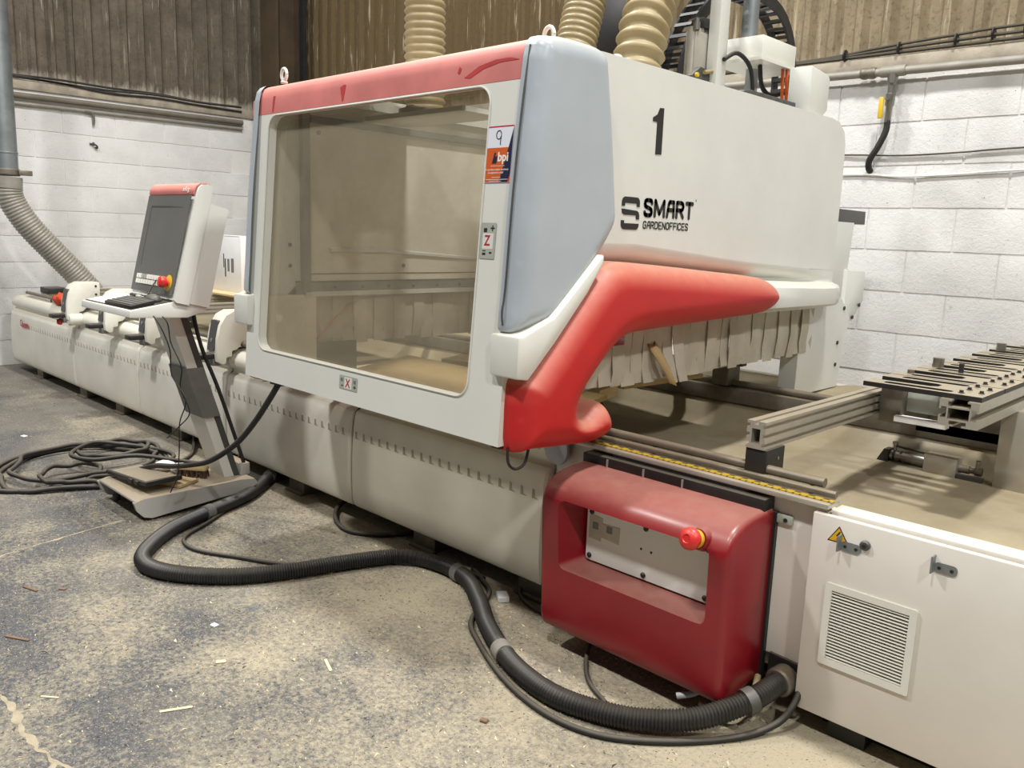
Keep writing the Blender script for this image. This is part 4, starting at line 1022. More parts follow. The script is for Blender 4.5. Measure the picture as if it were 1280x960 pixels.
# rounded stroke lettering
GL = {'S': [[(1, .82), (.92, .95), (.75, 1), (.25, 1), (.06, .93), (0, .78), (.05, .62), (.25, .55), (.75, .45), (.95, .36), (1, .2), (.93, .06), (.75, 0), (.25, 0), (.08, .06), (0, .18)]],
 'M': [[(0, 0), (.02, 1), (.5, .15), (.98, 1), (1, 0)]], 'A': [[(0, 0), (.22, .88), (.36, 1), (.95, 1), (1, 0)], [(.12, .45), (.97, .45)]],
 'R': [[(0, 0), (0, 1), (.7, 1), (.92, .92), (1, .75), (.92, .58), (.7, .48), (0, .48)], [(.55, .48), (1, 0)]], 'T': [[(0, 1), (1, 1)], [(.5, 1), (.5, 0)]],
 'G': [[(1, .8), (.9, .95), (.7, 1), (.3, 1), (.08, .92), (0, .75), (0, .25), (.08, .08), (.3, 0), (.7, 0), (.92, .08), (1, .25), (1, .48), (.55, .48)]],
 'D': [[(0, 0), (0, 1), (.65, 1), (.92, .9), (1, .7), (1, .3), (.92, .1), (.65, 0), (0, 0)]], 'E': [[(1, 1), (0, 1), (0, 0), (1, 0)], [(0, .5), (.85, .5)]],
 'N': [[(0, 0), (0, 1), (1, 0), (1, 1)]], 'O': [[(.3, 0), (.08, .08), (0, .25), (0, .75), (.08, .92), (.3, 1), (.7, 1), (.92, .92), (1, .75), (1, .25), (.92, .08), (.7, 0), (.3, 0)]],
 'F': [[(1, 1), (0, 1), (0, 0)], [(0, .5), (.85, .5)]], 'I': [[(0, 0), (0, 1)]],
 'C': [[(1, .8), (.9, .95), (.7, 1), (.3, 1), (.08, .92), (0, .75), (0, .25), (.08, .08), (.3, 0), (.7, 0), (.9, .05), (1, .2)]]}
def strokes(name, word, y, z, w, h, gap, th, mat, parent):
    """each letter is drawn with a round pen of thickness th"""
    for c in word:
        cw = w*(1.35 if c == 'M' else 0.0 if c == 'I' else 1.0)
        bm = bmesh.new()
        for ln in GL[c]:
            P = [Vector((0, y+th/2+a*cw, z+th/2+b_*(h-th))) for a, b_ in ln]
            for i in range(len(P)-1):
                d_ = (P[i+1]-P[i]).normalized(); n_ = Vector((0, -d_.z, d_.y))*th/2
                q = [P[i]-n_, P[i+1]-n_]
                a0 = math.atan2(-n_.z, -n_.y)
                cap1 = [P[i+1]+Vector((0, math.cos(a0+k*math.pi/6), math.sin(a0+k*math.pi/6)))*th/2 for k in range(7)]
                cap0 = [P[i]+Vector((0, math.cos(a0+math.pi+k*math.pi/6), math.sin(a0+math.pi+k*math.pi/6)))*th/2 for k in range(7)]
                bm.faces.new([bm.verts.new(p_+Vector((-1.6788, 0, 0))) for p_ in cap1+cap0])
        from_bm(name, bm, mat, parent)
        y += cw+th+gap
strokes('logo_letter', 'SMART', 2.330, 1.388, 0.040, 0.064, 0.0045, 0.0145, 'print_black', hd)
strokes('logo_letter', 'GARDENOFFICES', 2.332, 1.3495, 0.0155, 0.0265, 0.0025, 0.0045, 'print_black', hd)
text('logo_mark', "'", 0.03, MX(2.645, 1.440), 'print_black', hd)

# ---- axis labels and auction sticker on the front frame
def FM(x, z, lift=0.0012):
    return frameM((x, FY(z)-lift, z), (1, 0, 0), UP)
zl = flat('axis_label', rrect(-0.031, -0.054, 0.031, 0.050, 0.003, 2), FM(-1.772, 1.297), 'grey_sticker', hd, 0.0006)
flat('label_field', rrect(-0.022, -0.025, 0.022, 0.020, 0.001, 1), FM(-1.772, 1.297, 0.0016), 'frame_white', zl, 0.0005)
text('axis_letter', 'Z', 0.042, FM(-1.786, 1.282, 0.0022), 'red_print', zl, sx=0.85, offset=0.001, depth=0.0003)
for dx, dz, w_, h_ in ((-0.013, 0.030, 0.007, 0.009), (-0.013, 0.024, 0.007, 0.003), (-0.013, -0.031, 0.007, 0.003), (-0.013, -0.040, 0.007, 0.007)):
    flat('label_arrow', rrect(dx-w_, dz-h_/2, dx+w_, dz+h_/2, 0.0008, 1), FM(-1.772, 1.297, 0.0016), 'print_black', zl, 0.0005)
text('plus_sign', '+', 0.032, FM(-1.765, 1.320, 0.0016), 'print_black', zl, depth=0.0003, offset=0.001)
text('minus_sign', '-', 0.036, FM(-1.764, 1.253, 0.0016), 'print_black', zl, depth=0.0003, offset=0.001)
xl = flat('axis_label', rrect(-0.054, -0.024, 0.054, 0.024, 0.003, 2), FM(-2.422, 0.778), 'grey_sticker', hd, 0.0006)
flat('label_field', rrect(-0.022, -0.020, 0.022, 0.020, 0.001, 1), FM(-2.422, 0.778, 0.0016), 'frame_white', xl, 0.0005)
text('axis_letter', 'X', 0.042, FM(-2.437, 0.763, 0.0022), 'red_print', xl, sx=0.9, offset=0.001, depth=0.0003)
for dx, dz, w_, h_ in ((-0.042, 0.008, 0.005, 0.013), (-0.033, 0.008, 0.003, 0.013), (0.042, 0.008, 0.005, 0.013), (0.033, 0.008, 0.003, 0.013)):
    flat('label_arrow', rrect(dx-w_/2, dz-h_/2, dx+w_/2, dz+h_/2, 0.0008, 1), FM(-2.422, 0.778, 0.0016), 'print_black', xl, 0.0005)
text('minus_sign', '-', 0.034, FM(-2.463, 0.758, 0.0016), 'print_black', xl, depth=0.0003, offset=0.001)
text('plus_sign', '+', 0.028, FM(-2.390, 0.758, 0.0016), 'print_black', xl, depth=0.0003, offset=0.001)
st = thing('lot_sticker', 'orange, navy and white lot sticker numbered 9 beside the tinted window', 'sticker', (-1.757, FY(1.54)-0.002, 1.46))
B = lambda lift: frameM((-1.757, FY(1.541)-lift, 1.541), (1, 0, 0), UP)
flat('backing', rrect(-0.054, -0.081, 0.054, 0.080, 0.001, 1), B(0.0012), 'white_sticker', st, 0.0006)
flat('orange_field', [(-0.053, -0.080), (0.053, -0.080), (0.053, 0.018), (-0.053, 0.018)], B(0.0016), 'orange_sticker', st, 0.0005)
flat('orange_rule', [(-0.053, 0.075), (0.053, 0.075), (0.053, 0.079), (-0.053, 0.079)], B(0.0016), 'red_print', st, 0.0005)
flat('navy_field', [(0.010, -0.079), (0.044, -0.079), (0.053, -0.055), (0.053, 0.070), (0.039, 0.018)], B(0.0021), 'navy_sticker', st, 0.0005)
bm = bmesh.new()
nine = [(0.004+0.010*math.cos(t), 0.054+0.012*math.sin(t), 0) for t in [math.radians(10+i*22) for i in range(17)]]+[(0.013, 0.045, 0), (0.012, 0.035, 0), (0.012, 0.028, 0), (0.014, 0.026, 0)]
P = [B(0.0022) @ Vector((x-0.008, y, 0)) for x, y, _ in nine]
add_tube(bm, P, 0.0013, 6); from_bm('handwritten_nine', bm, 'navy_sticker', st)
flat('emblem', [(-0.024, -0.026), (-0.016, 0.005), (-0.010, 0.003), (-0.013, -0.008), (-0.004, -0.004), (-0.006, -0.026)], B(0.0022), 'navy_sticker', st, 0.0005)
text('brand_word', 'bpi', 0.036, B(0.0026) @ Matrix.Translation((-0.002, -0.020, 0)), 'white_print', st, offset=0.0008, depth=0.0003)
def smallt(s_, size, x, y, w=1.0): text('small_print', s_, size, B(0.0028) @ Matrix.Translation((x, y, 0)), 'white_print', st, sx=w, depth=0.0002)
smallt('Do you have surplus machinery', 0.0082, -0.051, -0.046, 0.92)
smallt('& equipment to sell?', 0.0082, -0.036, -0.055, 0.92)
for x0, x1, y in ((-0.028, 0.028, -0.034), (-0.020, 0.016, -0.066), (-0.044, 0.046, -0.072), (-0.030, 0.020, -0.077)):
    flat('print_line', [(x0, y), (x1, y), (x1, y+0.0012), (x0, y+0.0012)], B(0.0026), 'white_print', st, 0.0002)

# ------------------------------------------------------------------ on top of the gantry
d = thing('extraction_hose', 'fine-ribbed tan extraction hose rising straight behind the red top band', 'hose', (-2.8, 2.3, 1.75))
ribbed('hose_body', [(-2.80, 2.305, 1.80), (-2.80, 2.30, 2.0), (-2.80, 2.295, 2.4), (-2.80, 2.29, 3.2)], 0.086, 0.010, 0.029, 'flex_tan', d, 24)
lathe('hose_flange', [(0.09, 0), (0.11, 0.004), (0.11, 0.02), (0.09, 0.024)], (-2.80, 2.305, 1.787), (0, 0, 1), 'steel', d, 20)
box('hose_carrier', (-3.05, 2.18, 1.768), (-2.43, 2.43, 1.786), 'machine_white', d)
d = thing('extraction_hose', 'fine-ribbed tan extraction hose leaning beside the lifting eye', 'hose', (-2.2, 2.62, 1.84))
ribbed('hose_body', [(-2.20, 2.50, 1.845), (-2.20, 2.545, 2.02), (-2.20, 2.62, 2.3), (-2.20, 2.74, 2.8)], 0.080, 0.008, 0.024, 'flex_tan', d, 24)
d = thing('extraction_hose', 'coarse-ribbed tan extraction hose with wide folds next to the black spindle duct', 'hose', (-2.0, 2.64, 1.84))
ribbed('hose_body', [(-1.93, 2.575, 1.845), (-1.935, 2.60, 1.98), (-1.95, 2.655, 2.12), (-1.98, 2.77, 2.28), (-2.02, 2.94, 2.5)], 0.096, 0.020, 0.052, 'flex_tan', d, 24, 6)
lathe('hose_clip', [(0.02, 0), (0.022, 0.01), (0.02, 0.03)], (-1.95, 2.47, 1.94), (0, 1, 0.2), 'frame_white', d, 10)
d = thing('spindle_duct', 'black ribbed duct collar and motor cover between hose and cable chain', 'motor cover', (-2.05, 2.95, 1.84))
lathe('collar', [(0.105, 0), (0.105, 0.10), (0.11, 0.11), (0.10, 0.118), (0.11, 0.126), (0.10, 0.135), (0.11, 0.144), (0.10, 0.152), (0.09, 0.16)], (-2.20, 2.96, 1.845), (0, 0, 1), 'chain_black', d, 28)
prism('motor_cover', [(2.86, 2.0), (3.00, 2.0), (3.04, 2.20), (3.02, 2.42), (2.92, 2.42), (2.84, 2.20)], 'X', -2.36, -2.18, 'black_plastic', d, bevel=0.02)
box('lamp', (-2.178, 2.94, 2.14), (-2.170, 3.02, 2.20), 'grey_panel', d, 0.003)
box('bracket', (-2.18, 2.95, 2.29), (-2.15, 3.04, 2.36), 'steel', d, 0.004)
lathe('bracket_hole', [(0.012, 0), (0.012, 0.002)], (-2.149, 3.0, 2.315), (1, 0, 0), 'black_plastic', d, 10)
prism('base_guard', [(2.93, 1.86), (3.15, 1.86), (3.10, 1.93), (3.03, 1.985), (2.96, 1.99), (2.90, 1.95)], 'X', -1.92, -1.90, 'dark_grey', d)
lathe('yellow_plug', [(0.009, 0), (0.009, 0.01)], (-1.898, 2.925, 1.955), (1, 0, 0), 'yellow_ring', d, 8)
tube('air_fitting', [(-1.89, 2.97, 1.97), (-1.89, 3.04, 1.985)], 0.008, 'flex_tan', d, 8, 0)
cyl = thing('lifting_cylinder', 'upright aluminium pneumatic cylinder on the gantry beside the white post', 'cylinder', (-1.95, 3.02, 1.84))
for y in (2.965, 3.005, 3.045, 3.08): lathe('tie_tube', [(0.022, 0), (0.022, 0.30)], (-1.95, y, 1.845), (0, 0, 1), 'aluminium', cyl, 14)
box('body', (-1.975, 2.95, 1.842), (-1.925, 3.10, 2.13), 'aluminium', cyl, 0.004)
box('head', (-1.98, 2.99, 2.145), (-1.92, 3.10, 2.185), 'black_plastic', cyl, 0.004)
lathe('fitting', [(0.014, 0), (0.014, 0.03), (0.010, 0.031), (0.010, 0.045)], (-1.93, 2.955, 2.13), (0, 0, 1), 'steel', cyl, 10)
box('rail_post', (-1.92, 3.028, 1.842), (-1.87, 3.098, 3.0), 'machine_white', cyl, 0.004)
tube('drooping_cable', [(-1.86, 3.06, 2.03), (-1.86, 3.16, 2.07), (-1.86, 3.27, 2.03), (-1.86, 3.31, 1.92), (-1.86, 3.31, 1.845)], 0.009, 'black_rubber', cyl, 8)
# cable chain, every link a piece
ch = thing('cable_chain', 'black plastic cable chain arching over the gantry top', 'cable chain', (-2.08, 3.4, 1.84))
arc = resample(spline([(-2.12, 3.09, 1.86), (-2.11, 3.10, 2.02), (-2.10, 3.14, 2.15), (-2.09, 3.22, 2.27), (-2.08, 3.35, 2.37), (-2.07, 3.55, 2.41), (-2.05, 3.76, 2.38), (-2.05, 3.90, 2.29), (-2.05, 3.96, 2.16), (-2.05, 3.97, 2.0), (-2.05, 3.97, 1.86)], 8), 0.052)
arc = [Vector((p_.x, p_.y*0.985+0.02, p_.z)) for p_ in arc]
for a, b_ in zip(arc, arc[1:]):
    t = (b_-a).normalized(); u = Vector((1, 0, 0)); n_ = t.cross(u).normalized(); mid = (a+b_)/2
    R_ = Matrix((u, t, u.cross(t))).transposed()
    for sgn in (-1, 1):
        bm = bmesh.new()
        add_box(bm, (-0.006, -0.034, -0.030), (0.006, 0.034, 0.030), 0.006, 1)
        bmesh.ops.transform(bm, matrix=Matrix.Translation(mid+u*0.045*sgn) @ R_.to_4x4(), verts=bm.verts[:])
        from_bm('link_plate', bm, 'chain_black', ch)
    for sgn in (-1, 1):
        bm = bmesh.new(); add_box(bm, (-0.045, -0.008, -0.003), (0.045, 0.008, 0.003))
        bmesh.ops.transform(bm, matrix=Matrix.Translation(mid+R_ @ Vector((0, 0, 0.026*sgn))) @ R_.to_4x4(), verts=bm.verts[:])
        from_bm('link_bar', bm, 'chain_black', ch)
# lower chain lying behind the side panel
lo = thing('cable_chain', 'grey cable chain lying flat behind the hood edge under the junction box', 'cable chain', (-1.82, 3.5, 1.84))
for i in range(8):
    y = 3.12+i*0.07
    box('link_plate', (-1.86, y, 1.842), (-1.76, y+0.066, 1.915), 'dark_grey', lo, 0.006)
# junction box on a pole
jb = thing('junction_box', 'white junction box on a grey pole above the gantry', 'junction box', (-1.95, 3.5, 1.84))
lathe('pole', [(0.028, 0), (0.028, 0.25)], (-1.98, 3.50, 1.845), (0, 0, 1), 'grey_panel', jb, 16)
lathe('upper_pole', [(0.036, 0), (0.036, 1.0)], (-2.01, 3.50, 2.16), (0, 0, 1), 'galvanised', jb, 16)
box('housing', (-2.06, 3.36, 2.085), (-1.86, 3.66, 2.180), 'frame_white', jb, 0.003)
prism('base_plate', [(3.32, 2.072), (3.70, 2.072), (3.70, 2.084), (3.32, 2.084)], 'X', -2.08, -1.84, 'frame_white', jb)
prism('end_box', [(3.50, 1.862), (3.50, 2.06), (3.66, 2.045), (3.68, 2.03), (3.68, 1.90), (3.63, 1.862)], 'X', -1.80, -1.70, 'machine_white', jb, bevel=0.003)
tube('cable', [(-1.90, 3.42, 2.07), (-1.90, 3.45, 1.99), (-1.90, 3.53, 1.96), (-1.88, 3.62, 1.98)], 0.010, 'black_rubber', jb, 8)
for k in range(3): tube('orange_cable', [(-1.86+0.01*k, 3.55+0.02*k, 2.07), (-1.86+0.01*k, 3.565+0.02*k, 1.95), (-1.86+0.01*k, 3.58+0.02*k, 1.86)], 0.008, 'cable_orange', jb, 6)

# ------------------------------------------------------------------ boards lying inside on the bed
def board(name, x, y, z, sx, sy, sz, rz, mat, label, cat='board', tilt=(0, 0), group=None):
    bm = bmesh.new(); rot = Matrix.Rotation(math.radians(rz), 3, 'Z') @ Matrix.Rotation(math.radians(tilt[0]), 3, 'X') @ Matrix.Rotation(math.radians(tilt[1]), 3, 'Y')
    add_box(bm, (x-sx/2, y-sy/2, z), (x+sx/2, y+sy/2, z+sz), 0.002, 1, rot)
    o = from_bm(name, bm, mat, None, sharp=40); return tag(o, label, cat, group)
lb_ = thing('wood_board', 'long tan board with a row of slots lying along the bed behind the tinted window', 'board', (-2.42, 2.15, 0.70))
RB = Matrix.Translation((-2.42, 2.16, 0.716)) @ Matrix.Rotation(math.radians(7), 4, 'X')
bm = bmesh.new(); add_box(bm, (-0.56, -0.24, -0.009), (0.60, 0.22, 0.009), 0.002, 1); bm.transform(RB); from_bm('sheet', bm, 'plywood', lb_, sharp=40)
for i in range(13):
    bm = bmesh.new(); add_box(bm, (-0.50+i*0.082, -0.205, 0.0085), (-0.455+i*0.082, -0.190, 0.0098)); bm.transform(RB); from_bm('slot', bm, 'groove_dark', lb_)
board('wood_board', -2.45, 3.05, 0.70, 0.9, 0.55, 0.018, -4, 'plywood', 'wide tan board lying at the far side of the bed inside the hood')
board('wood_offcut', -2.66, 2.56, 0.70, 0.34, 0.20, 0.055, 18, 'wood_pale', 'pale boxy offcut behind the long slotted board in the hood', 'offcut')
board('wood_offcut', -2.34, 2.52, 0.715, 0.26, 0.16, 0.03, -24, 'wood_pale', 'pale tilted offcut propped between the boards in the hood', 'offcut', (0, 16))
board('wood_offcut', -2.08, 2.50, 0.70, 0.30, 0.16, 0.045, 12, 'wood_pale', 'pale slatted offcut at the right end of the long board in the hood', 'offcut')
for x in (-2.80, -2.25): support_beam(x, 2.20, 3.56, 'low aluminium beam carrying the tan boards inside the gantry hood', 0.669, 0.699)

# ================================================================== THE OPERATOR CONSOLE
cn = thing('control_console', 'operator console with grey screen panel and red cap on a slanted pedestal', 'console', (-3.8, 1.65, 0))
# foot: floor plate with turned-up side skirts
ft = box('foot_plate', (-4.03, 1.36, 0.090), (-3.60, 1.93, 0.102), 'foot_grey', cn, 0.003)
prism('foot_skirt', [(1.352, 0.095), (1.365, 0.055), (1.395, 0.022), (1.43, 0.012), (1.62, 0.028), (1.90, 0.052), (1.945, 0.075), (1.93, 0.100), (1.86, 0.108), (1.40, 0.106)], 'X', -3.612, -3.595, 'foot_grey', ft)
prism('foot_skirt', [(1.352, 0.095), (1.365, 0.055), (1.395, 0.022), (1.43, 0.012), (1.90, 0.052), (1.945, 0.075), (1.93, 0.100), (1.40, 0.106)], 'X', -4.035, -4.018, 'foot_grey', ft)
for x in (-3.98, -3.66):
    for y in (1.42, 1.88):
        lathe('castor', [(0.018, 0), (0.018, 0.03), (0.012, 0.032), (0.012, 0.09)], (x, y, 0.0), (0, 0, 1), 'dark_grey', cn, 12)
def slab(bm, y0a, y0b, z0, y1a, y1b, z1, xa, xb, xa1=None, xb1=None):
    xa1 = xa if xa1 is None else xa1; xb1 = xb if xb1 is None else xb1
    v = [bm.verts.new(p_) for p_ in ((xa, y0a, z0), (xb, y0a, z0), (xb, y0b, z0), (xa, y0b, z0), (xa1, y1a, z1), (xb1, y1a, z1), (xb1, y1b, z1), (xa1, y1b, z1))]
    for f in ((0, 1, 2, 3), (4, 5, 6, 7), (0, 1, 5, 4), (1, 2, 6, 5), (2, 3, 7, 6), (3, 0, 4, 7)): bm.faces.new([v[i] for i in f])
bm = bmesh.new(); slab(bm, 1.825, 1.872, 0.10, 1.575, 1.625, 0.905, -3.845, -3.695, -3.865, -3.685)
from_bm('leg', bm, 'frame_white', cn)
bm = bmesh.new(); slab(bm, 1.873, 1.90, 0.10, 1.626, 1.655, 0.905, -3.835, -3.69, -3.855, -3.68)
from_bm('leg_rear', bm, 'dark_grey', cn)
bm = bmesh.new(); slab(bm, 1.716, 1.803, 0.415, 1.642, 1.728, 0.655, -3.862, -3.678)
from_bm('tape_wrap', bm, 'tape_grey', cn)
box('foot_bracket', (-3.86, 1.90, 0.10), (-3.68, 1.95, 0.16), 'foot_grey', cn, 0.004)
for k, (dx, dy) in enumerate(((0.0, 0.0),)):
    tube('pedestal_cable', [(-3.72+dx, 1.70, 0.93), (-3.70+dx, 1.73+dy, 0.75), (-3.69+dx, 1.80+dy, 0.55), (-3.69+dx, 1.88+dy, 0.30), (-3.70+dx, 1.94, 0.12)], 0.009, 'black_rubber', cn, 7)
# keyboard shelf, bent up at the back
SH = [(1.352, 0.915), (1.356, 0.945), (1.56, 0.978), (1.66, 0.972), (1.70, 0.985), (1.715, 0.975), (1.68, 0.930), (1.60, 0.905)]
prism('shelf', SH, 'X', -4.11, -3.545, 'frame_white', cn, bevel=0.004)
prism('shelf_inlay', [(1.365, 0.9466), (1.545, 0.9757), (1.545, 0.9777), (1.365, 0.9488)], 'X', -4.09, -3.56, 'black_plastic', cn)
# panel head (slanting back): local frame u = up the slope, w = depth
PU = Vector((0, 0.118, 0.494)).normalized(); PW = Vector((0, PU.z, -PU.y))
def PM(x, u, w): return Vector((x, 1.550, 0.985))+PU*u+PW*w
def PMm(x, u, w): return frameM(PM(x, u, w), (1, 0, 0), PU)
hp = [(-0.004, -0.012), (-0.012, 0.0), (-0.012, 0.056), (0.40, 0.060), (0.515, 0.058), (0.518, 0.035), (0.510, 0.012), (0.495, 0.0), (0.470, -0.004), (0.02, -0.012)]
bm = bmesh.new()
va = [bm.verts.new(PM(-4.005, u, w)) for u, w in hp]; vb = [bm.verts.new(PM(-3.530, u, w)) for u, w in hp]
n = len(hp); bm.faces.new(va); bm.faces.new(vb)
for i in range(n): bm.faces.new((va[i], va[(i+1) % n], vb[(i+1) % n], vb[i]))
hdn = from_bm('panel_head', bm, 'frame_white', cn, sharp=30)
bm = bmesh.new()
for a_, b_ in (((-4.0, 0.01, 0.056), (-3.535, 0.43, 0.115)),):
    c = [PM(x, u, w) for x in (a_[0], b_[0]) for u in (-0.005, 0.44) for w in (0.056, 0.15)]
    v = [bm.verts.new(q) for q in c]
    for f in ((0, 1, 3, 2), (4, 5, 7, 6), (0, 1, 5, 4), (2, 3, 7, 6), (0, 2, 6, 4), (1, 3, 7, 5)): bm.faces.new([v[i] for i in f])
from_bm('rear_housing', bm, 'frame_white', cn)
flat('faceplate', rrect(0, 0, 0.435, 0.442, 0.004, 2), PMm(-3.985, 0.012, -0.0165), 'faceplate', hdn, 0.004)
bm = bmesh.new(); rings = []
rp = [(0.462, -0.0125), (0.480, -0.0135), (0.500, -0.008), (0.514, 0.006), (0.5225, 0.030), (0.5225, 0.050)]
for x in (-4.006, -3.545): rings.append([bm.verts.new(PM(x, u, w)) for u, w in rp])
for i in range(len(rp)-1): bm.faces.new((rings[0][i], rings[0][i+1], rings[1][i+1], rings[1][i]))
ex = bmesh.ops.extrude_face_region(bm, geom=bm.faces[:])
for v in ex['geom']:
    if isinstance(v, bmesh.types.BMVert): v.co += -PU*0.004+PW*0.004
from_bm('red_cap', bm, 'red_band', hdn, sharp=50)
text('cap_lettering', 'xilog', 0.030, PMm(-3.655, 0.474, -0.0155), 'white_print', hdn, sx=1.2, shear=0.3, depth=0.0004)
scr = flat('screen', rrect(0, 0, 0.31, 0.270, 0.003, 2), PMm(-3.925, 0.130, -0.0172), 'screen_glass', hdn, 0.001)
flat('screen_edge', [(0, 0.268), (0.32, 0.268), (0.32, 0.276), (0, 0.276)], PMm(-3.928, 0.130, -0.0175), 'black_plastic', hdn, 0.003)
flat('screen_edge', [(-0.004, 0), (0.002, 0), (0.002, 0.276), (-0.004, 0.276)], PMm(-3.928, 0.130, -0.0175), 'black_plastic', hdn, 0.003)
flat('slot', rrect(0, 0, 0.14, 0.026, 0.003, 2), PMm(-3.87, 0.412, -0.0180), 'black_plastic', hdn, 0.002)
for i in range(9):
    for j in range(2):
        m_ = 'white_print' if not (j == 0 and i in (2, 3)) else 'grey_sticker'
        flat('key', rrect(0, 0, 0.022, 0.020, 0.002, 2), PMm(-3.935+i*0.0275, 0.070-j*0.024, -0.0215), m_, hdn, 0.005)
e_ = lathe('emergency_button', [(0.012, 0), (0.012, 0.014), (0.024, 0.016), (0.026, 0.026), (0.022, 0.040), (0.010, 0.044)], PM(-3.605, 0.065, -0.020), -PW, 'red_button', hdn, 18)
lathe('yellow_ring', [(0.036, 0), (0.036, 0.004), (0.030, 0.006)], PM(-3.605, 0.065, -0.0165), -PW, 'yellow_ring', e_, 24)
tube('hanging_wire', [(-3.715, 1.540, 1.06), (-3.71, 1.50, 1.00), (-3.68, 1.46, 0.955), (-3.60, 1.44, 0.945), (-3.53, 1.46, 0.90), (-3.51, 1.50, 0.78), (-3.545, 1.52, 0.66), (-3.46, 1.54, 0.56), (-3.505, 1.53, 0.45), (-3.52, 1.53, 0.32), (-3.53, 1.52, 0.20), (-3.56, 1.50, 0.125)], 0.0028, 'black_rubber', cn, 5)
tube('hanging_wire', [(-3.60, 1.45, 0.945), (-3.535, 1.50, 0.90), (-3.54, 1.52, 0.80), (-3.49, 1.54, 0.70), (-3.53, 1.55, 0.60), (-3.47, 1.56, 0.50), (-3.56, 1.55, 0.42), (-3.62, 1.52, 0.36)], 0.0028, 'black_rubber', cn, 5)
# things lying on the shelf
def slope(y): return 0.9488+(y-1.365)*0.1605
o = prism('paper_sheet', [(1.372, slope(1.372)+0.0008), (1.535, slope(1.535)+0.0008), (1.535, slope(1.535)+0.0018), (1.372, slope(1.372)+0.0018)], 'X', -4.085, -3.84, 'paper')
tag(o, 'white sheet of paper lying on the keyboard shelf', 'paper')
k_ = thing('keyboard', 'thin black keyboard lying on the console shelf over the paper', 'keyboard', (-3.75, 1.42, 0.945))
prism('base', [(1.368, slope(1.368)+0.0022), (1.47, slope(1.47)+0.0022), (1.47, slope(1.47)+0.018), (1.368, slope(1.368)+0.014)], 'X', -3.86, -3.57, 'black_plastic', k_, bevel=0.002)
for r_ in range(4):
    for i in range(12):
        y = 1.376+r_*0.022; x = -3.852+i*0.0232
        box('key', (x, y, slope(y)+0.0155), (x+0.019, y+0.018, slope(y)+0.019), 'tape_grey', k_)
m_ = thing('computer_mouse', 'grey computer mouse beside the keyboard on the console shelf', 'mouse', (-3.66, 1.55, 0.93))
bm = bmesh.new(); bmesh.ops.create_uvsphere(bm, u_segments=14, v_segments=8, radius=1.0)
for v in bm.verts: v.co = Vector((-3.66+v.co.x*0.055, 1.50+v.co.y*0.034, slope(1.50)+max(0.0005, v.co.z*0.034)))
from_bm('shell', bm, 'dark_grey', m_, smooth=True)
bm = bmesh.new(); add_lathe(bm, [(0.004, -0.006), (0.008, -0.004), (0.008, 0.004), (0.004, 0.006)], (-3.685, 1.50, slope(1.50)+0.030), (0, 1, 0), 10)
from_bm('scroll_wheel', bm, 'black_plastic', m_)
pn = thing('marker_pen', 'short black marker pen on the paper by the screen', 'pen', (-3.83, 1.56, 0.94))
lathe('barrel', [(0.008, 0), (0.009, 0.01), (0.009, 0.09), (0.006, 0.095)], (-3.90, 1.50, slope(1.50)+0.012), (1, -0.1, 0), 'black_plastic', pn, 10)
lathe('cap', [(0.0095, 0), (0.0095, 0.035), (0.006, 0.04)], (-3.805, 1.491, slope(1.491)+0.0125), (1, -0.1, 0), 'grey_sticker', pn, 10)
# things lying on the foot
tr = thing('plastic_tray', 'flat black plastic tray lying askew on the console foot', 'tray', (-3.85, 1.5, 0.103))
Rz = Matrix.Translation((-3.86, 1.50, 0.120)) @ Matrix.Rotation(math.radians(3), 4, 'Z') @ Matrix.Rotation(math.radians(-4), 4, 'Y')
bm = bmesh.new(); add_box(bm, (-0.20, -0.075, 0.012), (0.20, 0.085, 0.022), 0.003, 1); bm.transform(Rz); from_bm('panel', bm, 'foot_grey', tr, sharp=40)
bm = bmesh.new(); add_box(bm, (-0.205, -0.085, 0.008), (0.205, -0.070, 0.030), 0.004, 1); bm.transform(Rz); from_bm('front_rim', bm, 'black_plastic', tr, sharp=40)
bm = bmesh.new(); add_box(bm, (0.195, -0.085, 0.008), (0.210, 0.09, 0.032), 0.004, 1); bm.transform(Rz); from_bm('side_rim', bm, 'black_plastic', tr, sharp=40)
for dx in (0.05, 0.11): 
    bm = bmesh.new(); add_box(bm, (dx, -0.092, 0.006), (dx+0.03, -0.078, 0.026), 0.003, 1); bm.transform(Rz); from_bm('latch', bm, 'black_plastic', tr, sharp=40)
br = thing('hand_brush', 'wooden hand brush with dark bristles lying on the console foot', 'brush', (-3.80, 1.75, 0.103))
Rb = Matrix.Translation((-3.78, 1.72, 0.104)) @ Matrix.Rotation(math.radians(38), 4, 'Z')
bm = bmesh.new(); add_box(bm, (-0.09, -0.022, 0.035), (0.06, 0.022, 0.062), 0.008, 2); add_box(bm, (-0.20, -0.013, 0.038), (-0.085, 0.013, 0.056), 0.006, 2); bm.transform(Rb); from_bm('handle', bm, 'wood_pale', br, sharp=40)
bm = bmesh.new(); rnd = random.Random(3)
for i in range(12):
    for j in range(4):
        x = -0.08+i*0.012; y = -0.016+j*0.0107
        add_tube(bm, [(x, y, 0.036), (x+rnd.uniform(-.006, .012), y+rnd.uniform(-.012, .012), 0.001)], 0.0042, 5)
bm.transform(Rb); bo = from_bm('bristles', bm, 'bristle', br); bo['kind'] = 'stuff'
board('wood_offcut', -3.77, 1.60, 0.104, 0.20, 0.12, 0.015, 24, 'wood_pale', 'flat wooden offcut with dust beside the hand brush on the console foot', 'offcut')
